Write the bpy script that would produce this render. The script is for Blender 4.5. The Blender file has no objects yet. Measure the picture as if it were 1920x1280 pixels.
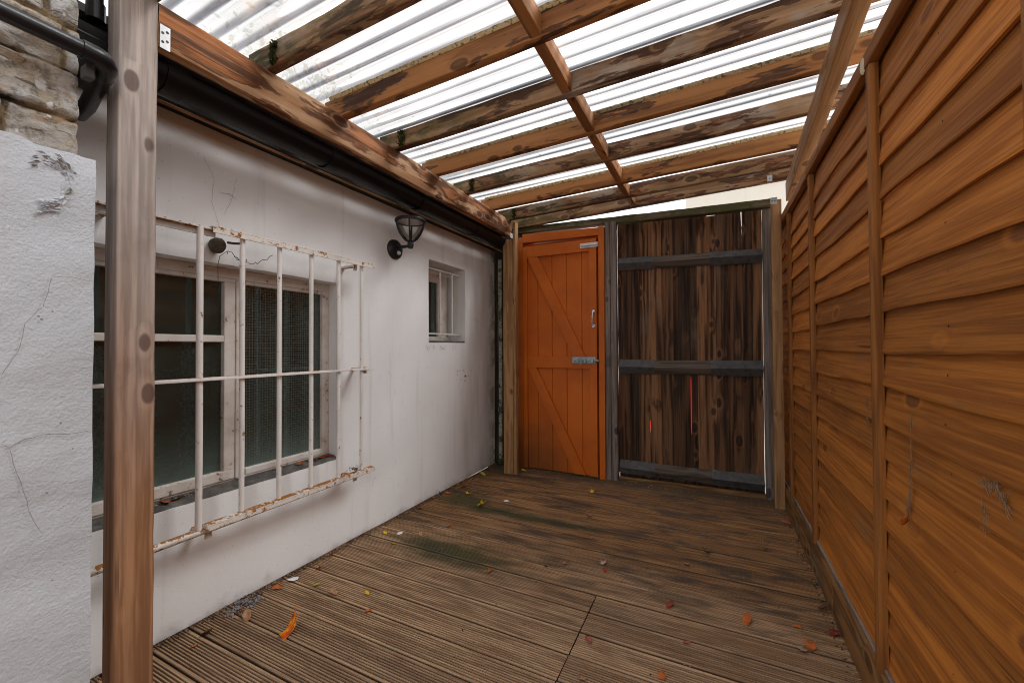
import bpy, bmesh, math, random
from math import sin, cos, pi, radians, sqrt, atan2, exp
from mathutils import Vector, Matrix, noise

random.seed(7)
scene = bpy.context.scene
C = scene.collection

# ------------------------------------------------------------------ helpers
def tag(o, label=None, cat=None, group=None, kind=None):
    if label: o['label'] = label
    if cat: o['category'] = cat
    if group: o['group'] = group
    if kind: o['kind'] = kind
    return o

def thing(name, label, cat, loc=(0, 0, 0), group=None):
    o = bpy.data.objects.new(name, None)
    o.empty_display_size = 0.1
    C.objects.link(o)
    o.location = loc
    return tag(o, label, cat, group)

def wloc(o):
    v = Vector((0, 0, 0))
    while o is not None:
        v += o.location
        o = o.parent
    return v

class MB:
    """mesh collector in world coordinates"""
    def __init__(self):
        self.v = []; self.f = []; self.m = []; self.attr = None
    def add(self, vs, fs, mi=0):
        b = len(self.v)
        self.v += [Vector(p) for p in vs]
        for f in fs:
            self.f.append(tuple(b + i for i in f)); self.m.append(mi)
    def box(self, x0, x1, y0, y1, z0, z1, mi=0):
        vs = [(x, y, z) for x in (x0, x1) for y in (y0, y1) for z in (z0, z1)]
        self.add(vs, [(0, 1, 3, 2), (4, 6, 7, 5), (0, 4, 5, 1), (2, 3, 7, 6), (0, 2, 6, 4), (1, 5, 7, 3)], mi)
    def hexa(self, b, t, mi=0):
        """b,t: four points each, same winding"""
        self.add(list(b) + list(t), [(3, 2, 1, 0), (4, 5, 6, 7), (0, 1, 5, 4), (1, 2, 6, 5), (2, 3, 7, 6), (3, 0, 4, 7)], mi)
    def tube(self, pts, r, n=10, mi=0, caps=True):
        pts = [Vector(p) for p in pts]
        rs = r if isinstance(r, (list, tuple)) else [r] * len(pts)
        rings = []
        t0 = (pts[1] - pts[0]).normalized()
        ref = Vector((0, 0, 1)) if abs(t0.z) < .9 else Vector((1, 0, 0))
        for i, p in enumerate(pts):
            if i == 0: t = pts[1] - pts[0]
            elif i == len(pts) - 1: t = pts[-1] - pts[-2]
            else: t = (pts[i + 1] - pts[i]).normalized() + (pts[i] - pts[i - 1]).normalized()
            t.normalize()
            u = t.cross(ref).normalized(); w = u.cross(t).normalized()
            ref = w
            rings.append([p + (u * cos(2 * pi * k / n) + w * sin(2 * pi * k / n)) * rs[i] for k in range(n)])
        vs = [q for rg in rings for q in rg]
        fs = []
        for i in range(len(pts) - 1):
            for k in range(n):
                fs.append((i * n + k, i * n + (k + 1) % n, (i + 1) * n + (k + 1) % n, (i + 1) * n + k))
        if caps:
            fs.append(tuple(range(n - 1, -1, -1)))
            fs.append(tuple((len(pts) - 1) * n + k for k in range(n)))
        self.add(vs, fs, mi)
    def lathe(self, prof, c, axis=(0, 0, 1), n=24, mi=0, squash=(1, 1)):
        """prof: (radius, height) list along axis from c"""
        a = Vector(axis).normalized()
        u = a.cross(Vector((0, 0, 1)) if abs(a.z) < .9 else Vector((0, 1, 0))).normalized(); w = a.cross(u)
        vs = []
        for r, h in prof:
            for k in range(n):
                vs.append(Vector(c) + a * h + (u * cos(2 * pi * k / n) * squash[0] + w * sin(2 * pi * k / n) * squash[1]) * r)
        fs = []
        for i in range(len(prof) - 1):
            for k in range(n):
                fs.append((i * n + k, i * n + (k + 1) % n, (i + 1) * n + (k + 1) % n, (i + 1) * n + k))
        self.add(vs, fs, mi)
    def disc(self, c, nrm, r, n=8, mi=0):
        a = Vector(nrm).normalized()
        u = a.cross(Vector((0, 0, 1)) if abs(a.z) < .9 else Vector((0, 1, 0))).normalized(); w = a.cross(u)
        self.add([Vector(c) + (u * cos(2 * pi * k / n) + w * sin(2 * pi * k / n)) * r for k in range(n)], [tuple(range(n))], mi)
    def build(self, name, mats, parent=None, loc=None, smooth=False, bev=0, sharp=40):
        if not isinstance(mats, (list, tuple)): mats = [mats]
        off = wloc(parent) if parent is not None else Vector(loc if loc is not None else (0, 0, 0))
        me = bpy.data.meshes.new(name)
        me.from_pydata([v - off for v in self.v], [], self.f)
        for m in mats: me.materials.append(m)
        me.polygons.foreach_set('material_index', self.m)
        if self.attr:
            for an, vals in self.attr.items():
                a = me.attributes.new(an, 'FLOAT', 'POINT')
                a.data.foreach_set('value', vals)
        me.update()
        bm = bmesh.new(); bm.from_mesh(me)
        bmesh.ops.recalc_face_normals(bm, faces=bm.faces)
        bm.to_mesh(me); bm.free()
        if smooth:
            me.polygons.foreach_set('use_smooth', [True] * len(me.polygons))
            me.set_sharp_from_angle(angle=radians(sharp))
        o = bpy.data.objects.new(name, me)
        C.objects.link(o)
        if parent is not None: o.parent = parent
        else: o.location = off
        if bev:
            md = o.modifiers.new('bevel', 'BEVEL'); md.width = bev; md.segments = 2; md.limit_method = 'ANGLE'
            md.angle_limit = radians(50)
        return o

def timber_mesh(L, w, h, seg=None, jit=.0012, ch=.003, seed=0, h2=None):
    """sawn timber, long axis X (0..L), width Y, height Z, slightly irregular"""
    seg = seg or max(4, int(L / .06))
    m = MB(); rr = random.Random(seed * 13 + int(L * 1000))
    n = 12
    for i in range(seg + 1):
        x = L * i / seg
        hh = h if h2 is None else h + (h2 - h) * i / seg
        y, z = w / 2, hh / 2
        prof = []
        for sy, sz in ((1, 1), (-1, 1), (-1, -1), (1, -1)):
            if sy * sz > 0:
                prof += [(sy * y, sz * (z - ch)), (sy * (y - .3 * ch), sz * (z - .3 * ch)), (sy * (y - ch), sz * z)]
            else:
                prof += [(sy * (y - ch), sz * z), (sy * (y - .3 * ch), sz * (z - .3 * ch)), (sy * y, sz * (z - ch))]
        bow = (noise.noise(Vector((x * .9, seed * 3.1, 0))) * 2.2 * jit, noise.noise(Vector((x * .9, seed * 3.1, 9))) * 2.2 * jit)
        for k, (a, b) in enumerate(prof):
            e = noise.noise(Vector((x * 9, k // 3 * 7.3, seed * 1.7))) * jit
            m.v.append(Vector((x, a + bow[0] + (e if a > 0 else -e), b + bow[1] + e * .6)))
    for i in range(seg):
        for k in range(n):
            m.f.append((i * n + k, i * n + (k + 1) % n, (i + 1) * n + (k + 1) % n, (i + 1) * n + k)); m.m.append(0)
    m.f.append(tuple(range(n))); m.m.append(0)
    m.f.append(tuple(seg * n + k for k in range(n))); m.m.append(0)
    return m

def timber(name, parent, a, b, w, h, mat, up=(0, 0, 1), seed=0, jit=.0012, ch=.003, h2=None):
    """timber from a to b (centre line); w across, h along up"""
    a, b = Vector(a), Vector(b); d = b - a
    x = d.normalized(); y = Vector(up).cross(x).normalized(); z = x.cross(y)
    m = timber_mesh(d.length, w, h, seed=seed, jit=jit, ch=ch, h2=h2)
    o = m.build(name, mat, None, (0, 0, 0), smooth=True, sharp=50)
    if parent is not None: o.parent = parent
    M = Matrix((x, y, z)).transposed().to_4x4(); M.translation = a - (wloc(parent) if parent is not None else Vector())
    o.matrix_basis = M
    return o

# ------------------------------------------------------------------ node helpers
class NT:
    def __init__(self, name):
        self.mat = bpy.data.materials.new(name); self.mat.use_nodes = True
        self.t = self.mat.node_tree; self.t.nodes.clear()
        self.out = self.t.nodes.new('ShaderNodeOutputMaterial')
    def n(self, typ, **kw):
        nd = self.t.nodes.new(typ)
        for k, v in kw.items(): setattr(nd, k, v)
        return nd
    def l(self, a, b): self.t.links.new(a, b)
    def set(self, sock, v):
        if hasattr(v, 'is_output') or isinstance(v, bpy.types.NodeSocket): self.l(v, sock)
        else: sock.default_value = v
    def math(self, op, a, b=0.0, c=None, clamp=False):
        nd = self.n('ShaderNodeMath', operation=op); nd.use_clamp = clamp
        self.set(nd.inputs[0], a); self.set(nd.inputs[1], b)
        if c is not None: self.set(nd.inputs[2], c)
        return nd.outputs[0]
    def vmath(self, op, a, b=(0, 0, 0)):
        nd = self.n('ShaderNodeVectorMath', operation=op)
        self.set(nd.inputs[0], a); self.set(nd.inputs[1], b)
        return nd.outputs['Value'] if op in ('LENGTH', 'DISTANCE', 'DOT_PRODUCT') else nd.outputs[0]
    def mix(self, f, a, b, mode='MIX'):
        nd = self.n('ShaderNodeMix', data_type='RGBA', blend_type=mode)
        nd.clamp_factor = True
        self.set(nd.inputs[0], f); self.set(nd.inputs[6], self.col(a)); self.set(nd.inputs[7], self.col(b))
        return nd.outputs[2]
    def col(self, c):
        return (*c, 1) if isinstance(c, (tuple, list)) and len(c) == 3 else c
    def noise(self, vec, scale=5, detail=4, rough=.55, dist=0):
        nd = self.n('ShaderNodeTexNoise'); self.set(nd.inputs['Vector'], vec)
        nd.inputs['Scale'].default_value = scale; nd.inputs['Detail'].default_value = detail
        nd.inputs['Roughness'].default_value = rough; nd.inputs['Distortion'].default_value = dist
        return nd.outputs['Fac']
    def voro(self, vec, scale=5, out='Distance', feature='F1'):
        nd = self.n('ShaderNodeTexVoronoi', feature=feature); self.set(nd.inputs['Vector'], vec)
        nd.inputs['Scale'].default_value = scale
        return nd.outputs[out] if out else nd
    def step(self, v, a, b):
        """smoothstep a..b -> 0..1 (a may exceed b)"""
        nd = self.n('ShaderNodeMapRange', interpolation_type='SMOOTHSTEP')
        self.set(nd.inputs['Value'], v)
        lo, hi = (a, b) if a < b else (b, a)
        nd.inputs['From Min'].default_value = lo; nd.inputs['From Max'].default_value = hi
        nd.inputs['To Min'].default_value = 0 if a < b else 1; nd.inputs['To Max'].default_value = 1 if a < b else 0
        return nd.outputs[0]
    def scale3(self, vec, s):
        return self.vmath('MULTIPLY', vec, s)
    def objc(self): return self.n('ShaderNodeTexCoord').outputs['Object']
    def pos(self): return self.n('ShaderNodeNewGeometry').outputs['Position']
    def xyz(self, v):
        nd = self.n('ShaderNodeSeparateXYZ'); self.l(v, nd.inputs[0]); return nd.outputs
    def island(self): return self.n('ShaderNodeNewGeometry').outputs['Random Per Island']
    def rnd(self): return self.n('ShaderNodeObjectInfo').outputs['Random']
    def bump(self, h, strength=.3, dist=.005, normal=None):
        nd = self.n('ShaderNodeBump'); nd.inputs['Strength'].default_value = strength; nd.inputs['Distance'].default_value = dist
        self.l(h, nd.inputs['Height'])
        if normal is not None: self.l(normal, nd.inputs['Normal'])
        return nd.outputs[0]
    def bsdf(self, color, rough=.7, normal=None, metal=0.0, spec=.4, **kw):
        p = self.n('ShaderNodeBsdfPrincipled')
        self.set(p.inputs['Base Color'], self.col(color)); self.set(p.inputs['Roughness'], rough)
        self.set(p.inputs['Metallic'], metal); p.inputs['Specular IOR Level'].default_value = spec
        if normal is not None: self.l(normal, p.inputs['Normal'])
        for k, v in kw.items(): self.set(p.inputs[k], v)
        return p.outputs[0]
    def done(self, sh):
        self.l(sh, self.out.inputs['Surface']); return self.mat

def wood(name, axis='X', light=(.4, .2, .09), dark=(.2, .09, .04), across=9, along=1.1, rings=26, knots=.35, knotcol=None,
         weather=None, wamt=.5, wscale=3.0, patch=None, pcol=(.06, .03, .018), rough=.72, bump=.5, fib=.5, zfade=None,
         spec=.3, tone=.35, finescale=90, moss=0, mosscol=(.06, .075, .02), gpow=1.6, sw=.35, mossx=False, fr=(.12, .85)):
    """procedural sawn timber: contour-line grain that swirls round sparse knots, fibres, weathering and stain patches"""
    t = NT(name)
    isl = t.island(); rnd = t.rnd()
    co = t.objc()
    offs = t.math('ADD', t.math('MULTIPLY', isl, 37.3), t.math('MULTIPLY', rnd, 91.7))
    comb = t.n('ShaderNodeCombineXYZ')
    for i in range(3): t.set(comb.inputs[i], t.math('MULTIPLY', offs, (1.0, .73, 1.31)[i]))
    v = t.vmath('ADD', co, comb.outputs[0])
    ax = {'X': 0, 'Y': 1, 'Z': 2}[axis]
    def sc(al, ac): return tuple(al if i == ax else ac for i in range(3))
    low = t.noise(t.scale3(v, sc(along, across)), 1, 2, .45)
    kv = t.voro(t.scale3(v, sc(6.5, 12)), 1, None)
    kd = kv.outputs['Distance']
    kr = t.xyz(kv.outputs['Color'])[0]
    kmask = t.step(kr, 1 - knots * .8 - .02, 1 - knots * .8 + .02)
    swirl = t.math('MULTIPLY', t.math('POWER', 2.718, t.math('MULTIPLY', kd, -4.5)), t.math('MULTIPLY', kmask, sw))
    ph = t.math('MULTIPLY', t.math('ADD', low, swirl), rings * 2 * pi / 3)
    grain = t.math('MULTIPLY_ADD', t.math('SINE', ph), .5, .5)
    grain = t.math('POWER', grain, gpow)
    fibre = t.step(t.noise(t.scale3(v, sc(3.0, finescale)), 1, 3, .65), .30, .70)
    fibre2 = t.step(t.noise(t.scale3(v, sc(1.4, finescale * .33)), 1, 3, .65), .28, .72)
    f = t.math('ADD', t.math('MULTIPLY', grain, 1 - fib), t.math('MULTIPLY', t.math('ADD', fibre, fibre2), fib * .5))
    f = t.step(f, *fr)
    col = t.mix(f, light, dark)
    # board to board tone
    tn = t.math('MULTIPLY_ADD', t.math('FRACT', t.math('MULTIPLY', offs, 1.7)), tone, 1 - tone * .5)
    mm = t.n('ShaderNodeCombineXYZ')
    for i in range(3): t.set(mm.inputs[i], tn)
    col = t.mix(1.0, col, mm.outputs[0], 'MULTIPLY')
    if weather:
        wn = t.noise(t.scale3(v, sc(wscale, wscale * 2.2)), 1, 5, .6)
        wm = t.step(wn, .62 - .35 * wamt, .72 - .25 * wamt)
        wc = t.mix(f, weather, tuple(c * .62 for c in weather))
        col = t.mix(t.math('MULTIPLY', wm, .85), col, wc)
    if patch:
        pn = t.math('ADD', t.noise(t.scale3(v, sc(patch[0], patch[0] * 4.6)), 1, 5, .6, .35), t.math('MULTIPLY', t.math('SUBTRACT', fibre2, .5), .055))
        pm = t.step(pn, patch[1], patch[1] + .035)
        edge = t.math('MULTIPLY', t.step(pn, patch[1] - .02, patch[1] + .01), t.step(pn, patch[1] + .10, patch[1] + .03))
        pc = t.mix(t.step(t.math('ADD', t.math('MULTIPLY', fibre2, .5), t.math('MULTIPLY', grain, .5)), .28, .62), tuple(min(1, c * 2.6) for c in pcol), tuple(c * .55 for c in pcol))
        col = t.mix(t.math('MULTIPLY', pm, .9), col, pc)
        col = t.mix(t.math('MULTIPLY', edge, .7), col, tuple(c * .6 for c in pcol))
    kc = knotcol or tuple(c * .45 for c in dark)
    kspot = t.math('MULTIPLY', t.step(t.math('ADD', kd, t.math('MULTIPLY', fibre2, .03)), .30, .24), kmask)
    kring = t.math('MULTIPLY', t.math('MULTIPLY', t.step(kd, .42, .32), t.step(kd, .24, .32)), kmask)
    col = t.mix(t.math('MULTIPLY', kring, .35), col, tuple(min(1, c * 1.25) for c in light))
    col = t.mix(t.math('MULTIPLY', kspot, .8), col, kc)
    if zfade:   # (colour, z0, z1): upper weathering, long and uneven
        z = t.xyz(t.pos())[2]
        zz = t.math('ADD', z, t.math('MULTIPLY', t.math('SUBTRACT', t.noise(t.scale3(v, sc(3, 30)), 1, 3), .5), .8))
        fz = t.step(zz, zfade[1], zfade[2])
        wc = t.mix(f, zfade[0], tuple(c * .60 for c in zfade[0]))
        wc = t.mix(t.math('MULTIPLY', kspot, .8), wc, kc)
        col = t.mix(fz, col, wc)
    if moss:
        mn = t.noise(t.pos(), 9, 5, .65)
        col = t.mix(t.step(mn, .70 - moss * .3, .78 - moss * .3), col, mosscol)
    if mossx:
        px_ = t.xyz(t.pos())[0]; mn2 = t.noise(t.scale3(t.pos(), (7, 7, 12)), 1, 5, .7)
        mm_ = t.math('MULTIPLY', t.step(px_, -.75, -1.5), t.step(mn2, .40, .66))
        col = t.mix(t.math('MULTIPLY', mm_, .85), col, t.mix(fibre, (.030, .038, .010), (.11, .115, .035)))
    dirt = t.noise(t.pos(), 3.5, 5, .62)
    col = t.mix(t.step(dirt, .55, .85), col, t.mix(.62, (.03, .022, .016), col))
    ck = t.noise(t.scale3(v, sc(.9, 48)), 1, 2, .5)
    ckm = t.math('MULTIPLY', t.step(ck, .70, .73), t.step(t.noise(t.scale3(v, sc(2, 5)), 1, 2), .45, .6))
    col = t.mix(t.math('MULTIPLY', ckm, .75), col, tuple(c * .22 for c in dark))
    h = t.math('ADD', t.math('MULTIPLY', t.math('ADD', f, t.math('MULTIPLY', ckm, 2.0)), -.6), t.math('ADD', t.math('MULTIPLY', fibre, .8), t.math('MULTIPLY', kspot, .5)))
    nrm = t.bump(h, bump, .003)
    rg = t.math('MULTIPLY_ADD', fibre2, .25, rough - .12)
    return t.done(t.bsdf(col, rg, nrm, spec=spec))

def simple(name, color, rough=.6, metal=0.0, spec=.4, nscale=20, var=.25, bump=.1, bscale=60, dist=.002):
    t = NT(name)
    co = t.objc()
    n1 = t.noise(co, nscale, 5, .6)
    col = t.mix(t.math('MULTIPLY', t.step(n1, .35, .75), var), color, tuple(c * .35 for c in color))
    n2 = t.noise(co, bscale, 4, .6)
    return t.done(t.bsdf(col, t.math('MULTIPLY_ADD', n1, .25, rough - .12), t.bump(n2, bump, dist), metal, spec))

def rusty_paint(name, paint=(.70, .66, .63), rust=(.55, .22, .03), amt=.5):
    t = NT(name); co = t.pos()
    g = t.n('ShaderNodeNewGeometry')
    nz = t.xyz(g.outputs['Normal'])[2]
    n1 = t.noise(co, 42, 4, .7)
    n2 = t.noise(co, 16, 3, .6)
    th = t.math('ADD', n1, t.math('MULTIPLY', t.math('ADD', t.step(nz, .3, .9), t.step(nz, -.3, -.9)), .16))
    th = t.math('ADD', th, t.math('MULTIPLY', t.math('SUBTRACT', n2, .5), .35))
    m = t.step(th, .73 - .13 * amt, .78 - .13 * amt)
    rc = t.mix(t.noise(co, 120, 3), rust, (.10, .035, .012))
    halo = t.step(th, .66 - .12 * amt, .78 - .12 * amt)
    col = t.mix(t.math('MULTIPLY', halo, .45), paint, (.55, .36, .18))
    col = t.mix(m, col, rc)
    grime = t.noise(co, 7, 4)
    col = t.mix(t.math('MULTIPLY', t.step(grime, .5, .8), .3), col, (.25, .22, .2))
    nrm = t.bump(t.math('ADD', m, t.math('MULTIPLY', t.noise(co, 90, 3), .5)), .3, .001)
    return t.done(t.bsdf(col, t.math('MULTIPLY_ADD', m, .35, .42), nrm, spec=.35))

def plaster(name, base, grain=160, bumps=.35, specks=.45, dist=.004, far_dirt=False, tint=(.5, .44, .38), base_dirt=True):
    t = NT(name); p = t.pos(); x, y, z = t.xyz(p)
    n1 = t.noise(p, 1.7, 5, .6); n2 = t.noise(p, 6.5, 5, .65); n3 = t.noise(p, grain, 4, .6); n4 = t.noise(p, grain * .25, 4, .6)
    col = t.mix(t.math('MULTIPLY', t.step(n1, .4, .7), .22), base, tuple(b * k for b, k in zip(base, (.82, .80, .78))))
    # streaks running down
    st = t.noise(t.scale3(p, (14, 14, .7)), 1, 4, .6)
    col = t.mix(t.math('MULTIPLY', t.step(st, .55, .8), .38), col, tint)
    # small specks and scuffs
    v = t.voro(p, 38, None); sp = t.math('MULTIPLY', t.step(v.outputs['Distance'], .10, .05), t.step(t.xyz(v.outputs['Color'])[0], .86, .88))
    col = t.mix(t.math('MULTIPLY', sp, specks), col, (.22, .18, .15))
    sc = t.noise(t.scale3(p, (9, 9, 26)), 1, 6, .75, 1.5)
    col = t.mix(t.math('MULTIPLY', t.step(sc, .66, .74), .3), col, (.35, .3, .26))
    if base_dirt:
        bz = t.math('ADD', z, t.math('MULTIPLY', t.math('SUBTRACT', n2, .5), .22))
        col = t.mix(t.math('MULTIPLY', t.step(bz, .045, -.05), .6), col, (.24, .2, .16))
    if far_dirt:
        yy = t.math('ADD', y, t.math('MULTIPLY', t.math('SUBTRACT', t.noise(t.scale3(p, (5, 5, 1.2)), 1, 4), .5), .9))
        fm = t.math('MULTIPLY', t.step(yy, 2.75, 3.45), .6)
        col = t.mix(fm, col, (.36, .30, .235))
        gm = t.math('MULTIPLY', t.step(y, 3.22, 3.38), t.step(n2, .42, .62))
        col = t.mix(t.math('MULTIPLY', gm, .75), col, (.14, .13, .07))
    h = t.math('ADD', t.math('MULTIPLY', n3, .5), t.math('MULTIPLY', n4, 1.0))
    nrm = t.bump(h, bumps, dist)
    return t.done(t.bsdf(col, .82, nrm, spec=.25))

# ------------------------------------------------------------------ materials
M = {}
M['fence'] = wood('fence_board_stained', 'Y', (.435, .150, .022), (.275, .086, .012), across=9, along=.6, rings=13, knots=.09, gpow=1.3, fr=(.22, .78),
                  knotcol=(.16, .055, .018), tone=.55, fib=.80, rough=.75, bump=.6, weather=(.30, .125, .038), wamt=.12, finescale=125)
M['fence_t'] = wood('fence_batten_stained', 'X', (.32, .120, .024), (.17, .058, .012), across=20, along=.9, rings=14, knots=.1, tone=.25, fib=.6)
M['gravel_board'] = wood('fence_base_board', 'X', (.28, .13, .04), (.12, .055, .018), across=10, along=1, rings=20, knots=.3, weather=(.20, .15, .09), wamt=.3)
M['rafter_new'] = wood('rafter_fresh_wood', 'X', (.42, .180, .056), (.24, .092, .027), across=10, along=.8, rings=10, knots=.2, tone=.2, fib=.45,
                       patch=(2.6, .575), pcol=(.085, .036, .016), rough=.7)
M['rafter_old'] = wood('rafter_weathered_wood', 'X', (.40, .235, .12), (.23, .12, .055), across=10, along=1, rings=14, knots=.35, tone=.25,
                       weather=(.42, .33, .25), wamt=.32, patch=(3.4, .52), pcol=(.11, .044, .020), mossx=True)
M['beam'] = wood('plate_beam_wood', 'X', (.52, .31, .17), (.37, .175, .07), across=8, along=.75, rings=16, knots=.4, tone=.1,
                 patch=(2.3, .475), pcol=(.155, .052, .014), knotcol=(.07, .025, .012))
M['beam_r'] = wood('side_beam_wood', 'X', (.36, .18, .066), (.22, .098, .033), across=10, along=.8, rings=12, knots=.25, tone=.1, fib=.65)
M['post'] = wood('front_post_wood', 'X', (.41, .215, .108), (.23, .105, .048), across=15, along=.10, rings=20, knots=.45, tone=0, sw=.20, fib=.66, gpow=1.2, finescale=80,
                 zfade=((.50, .42, .37), .35, 1.60), knotcol=(.10, .055, .045), bump=.5)
M['post_far'] = wood('far_post_wood', 'X', (.40, .225, .10), (.25, .125, .05), across=12, along=.8, rings=16, knots=.3, tone=.1)
M['grey_post'] = wood('grey_weathered_post', 'X', (.26, .21, .18), (.12, .093, .078), across=16, along=.8, rings=16, knots=.2, tone=.15, fib=.7)
M['gate'] = wood('gate_dark_boards', 'Z', (.190, .090, .039), (.030, .013, .006), across=13, along=.5, rings=14, knots=.3, tone=1.1, fib=.55,
                 weather=(.19, .13, .085), wamt=.15, wscale=1.3, knotcol=(.02, .01, .007), bump=.5)
M['gate_rail'] = wood('gate_ledge_wood', 'X', (.13, .098, .078), (.06, .044, .035), across=14, along=.8, rings=15, knots=.15, tone=.2)
M['lintel'] = wood('mossy_lintel_wood', 'X', (.20, .16, .10), (.08, .06, .035), across=12, rings=14, knots=.1, moss=.75, mosscol=(.085, .085, .03))
M['dark_board'] = wood('dark_corner_board', 'Z', (.07, .045, .028), (.02, .013, .009), across=14, rings=14, knots=.2)
M['threshold'] = wood('threshold_wood', 'X', (.30, .16, .06), (.13, .065, .025), across=14, rings=14, knots=.2)
M['galv'] = simple('galvanised_steel', (.52, .54, .56), .42, .85, .5, 30, .5, .15)
M['strap'] = simple('weathered_steel_strap', (.085, .083, .082), .6, .1, .5, 24, .7, .2)
M['galv_pale'] = simple('pale_zinc_plate', (.70, .72, .75), .5, .25, .5, 30, .25, .1)
M['black'] = simple('black_plastic_pipe', (.010, .010, .012), .30, 0, .5, 8, .0, .05)
M['gutter'] = simple('black_gutter_plastic', (.006, .006, .007), .40, 0, .28, 9, .0, .05)
M['fascia'] = simple('black_fascia_board', (.02, .017, .015), .6, 0, .3, 9, .3, .1)
M['hole'] = simple('dark_hole', (.02, .018, .016), .9, 0, .1, 9, 0, .05)
M['lamp_black'] = simple('lamp_black_metal', (.016, .016, .018), .45, .2, .5, 20, .2, .08)
M['sensor'] = simple('sensor_lens', (.6, .6, .6), .3, 0, .5, 20, .05, .02)
M['chrome'] = simple('bright_handle_metal', (.78, .78, .80), .25, .8, .5, 20, .1, .03)
M['bolt'] = simple('zinc_bolt_plate', (.34, .44, .46), .5, .6, .5, 30, .6, .2)
M['grille'] = rusty_paint('rusty_white_grille_paint', (.82, .79, .76), amt=.66)
M['grille_rail'] = rusty_paint('rustier_white_grille_paint', (.75, .70, .65), amt=1.2)
M['white_paint_bar'] = rusty_paint('small_bar_paint', (.70, .66, .62), amt=.0)
M['red'] = simple('red_painted_panel', (.75, .02, .03), .45, 0, .4, 9, .1, .05)
M['paper'] = simple('white_paper', (.78, .78, .80), .8, 0, .2, 40, .1, .2)
M['cream_wall'] = plaster('cream_neighbour_render', (.74, .70, .61), 60, .2, base_dirt=False)
M['slate'] = simple('slate_roof', (.10, .10, .11), .65, 0, .3, 14, .5, .3)
M['moss'] = simple('dark_moss', (.045, .055, .014), .95, 0, .1, 40, .6, .6, 120)
M['filler'] = simple('yellowed_filler_foam', (.42, .32, .14), .9, 0, .2, 55, .8, .7, 160)
def mk_filler():
    t = NT('yellowed_filler_strip'); co = t.pos(); n = t.noise(co, 60, 5, .7)
    col = t.mix(t.step(n, .5, .62), (.72, .60, .40), (.20, .16, .09))
    d_ = t.bsdf(col, .9, t.bump(n, .8, .004)); tl = t.n('ShaderNodeBsdfTranslucent'); t.l(col, tl.inputs['Color'])
    m_ = t.n('ShaderNodeMixShader'); m_.inputs[0].default_value = .5; t.l(d_, m_.inputs[1]); t.l(tl.outputs[0], m_.inputs[2])
    return t.done(m_.outputs[0])
M['filler'] = mk_filler()
M['web'] = simple('dusty_cobweb', (.25, .165, .10), .95, 0, .1, 60, .4, .3)
M['twig'] = simple('dry_twig', (.16, .11, .07), .9, 0, .1, 60, .4, .3)
M['rust'] = simple('rusty_iron_lug', (.13, .11, .085), .85, .1, .2, 40, .7, .5)
M['dirt_dark'] = simple('crack_dirt', (.30, .26, .23), .95, 0, .1, 40, .3, .2)
M['chip'] = simple('peeled_paint_underlayer', (.36, .31, .25), .95, 0, .1, 60, .6, .5)
M['house_wall'] = plaster('white_house_render', (.88, .885, .892), 90, .22, far_dirt=True)
M['near_wall'] = plaster('white_rough_render', (.54, .565, .60), 150, .5, base_dirt=True, specks=.12, dist=.007)
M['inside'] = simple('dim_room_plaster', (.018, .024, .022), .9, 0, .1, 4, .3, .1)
M['curtain'] = simple('pale_indoor_blind', (.16, .18, .16), .9, 0, .1, 9, .3, .2)
M['concrete'] = simple('concrete_ground', (.28, .27, .25), .9, 0, .2, 3, .3, .4, 40, .006)
M['foliage'] = simple('yellow_green_leaves', (.20, .19, .03), .7, 0, .2, 2, .5, .1)
M['bark'] = simple('tree_bark', (.10, .075, .05), .95, 0, .1, 12, .5, .8, 20, .02)
M['weed'] = simple('dark_weed_leaf', (.035, .06, .018), .7, 0, .2, 20, .5, .1)
M['bin'] = M['red']

def mk_paint_wood():
    t = NT('orange_door_paint'); p = t.pos(); co = t.objc()
    fine = t.noise(t.scale3(co, (60, 60, 3)), 1, 4, .6)
    low = t.noise(p, 2.2, 4, .6)
    col = t.mix(t.step(low, .35, .7), (.60, .135, .005), (.47, .098, .004))
    col = t.mix(t.math('MULTIPLY', t.step(fine, .6, .8), .15), col, (.20, .045, .006))
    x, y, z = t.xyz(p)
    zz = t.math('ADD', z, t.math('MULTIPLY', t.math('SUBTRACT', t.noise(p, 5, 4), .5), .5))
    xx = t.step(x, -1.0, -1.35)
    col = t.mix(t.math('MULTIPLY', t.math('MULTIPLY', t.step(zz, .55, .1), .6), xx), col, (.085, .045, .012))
    sc = t.noise(t.scale3(p, (14, 14, 40)), 1, 6, .75, 2)
    col = t.mix(t.math('MULTIPLY', t.step(sc, .68, .74), .6), col, (.09, .035, .012))
    chip = t.noise(p, 55, 4, .7)
    col = t.mix(t.step(chip, .73, .76), col, (.30, .19, .10))
    return t.done(t.bsdf(col, t.math('MULTIPLY_ADD', low, .25, .42), t.bump(t.math('ADD', fine, t.noise(p, 30, 3)), .25, .002), spec=.35))
M['orange'] = mk_paint_wood()

def mk_frame_paint():
    t = NT('flaking_window_paint'); p = t.pos()
    n = t.noise(p, 38, 5, .7); n2 = t.noise(p, 9, 4, .6)
    th = t.math('ADD', n, t.math('MULTIPLY', t.math('SUBTRACT', n2, .5), .5))
    m = t.step(th, .63, .66)
    base = t.mix(t.step(n2, .35, .7), (.76, .72, .68), (.62, .54, .47))
    col = t.mix(m, base, t.mix(t.noise(p, 90, 3), (.17, .14, .12), (.30, .22, .15)))
    return t.done(t.bsdf(col, .7, t.bump(t.math('SUBTRACT', t.noise(p, 70, 3), t.math('MULTIPLY', m, 1.2)), .5, .002), spec=.25))
M['frame'] = mk_frame_paint()

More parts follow.
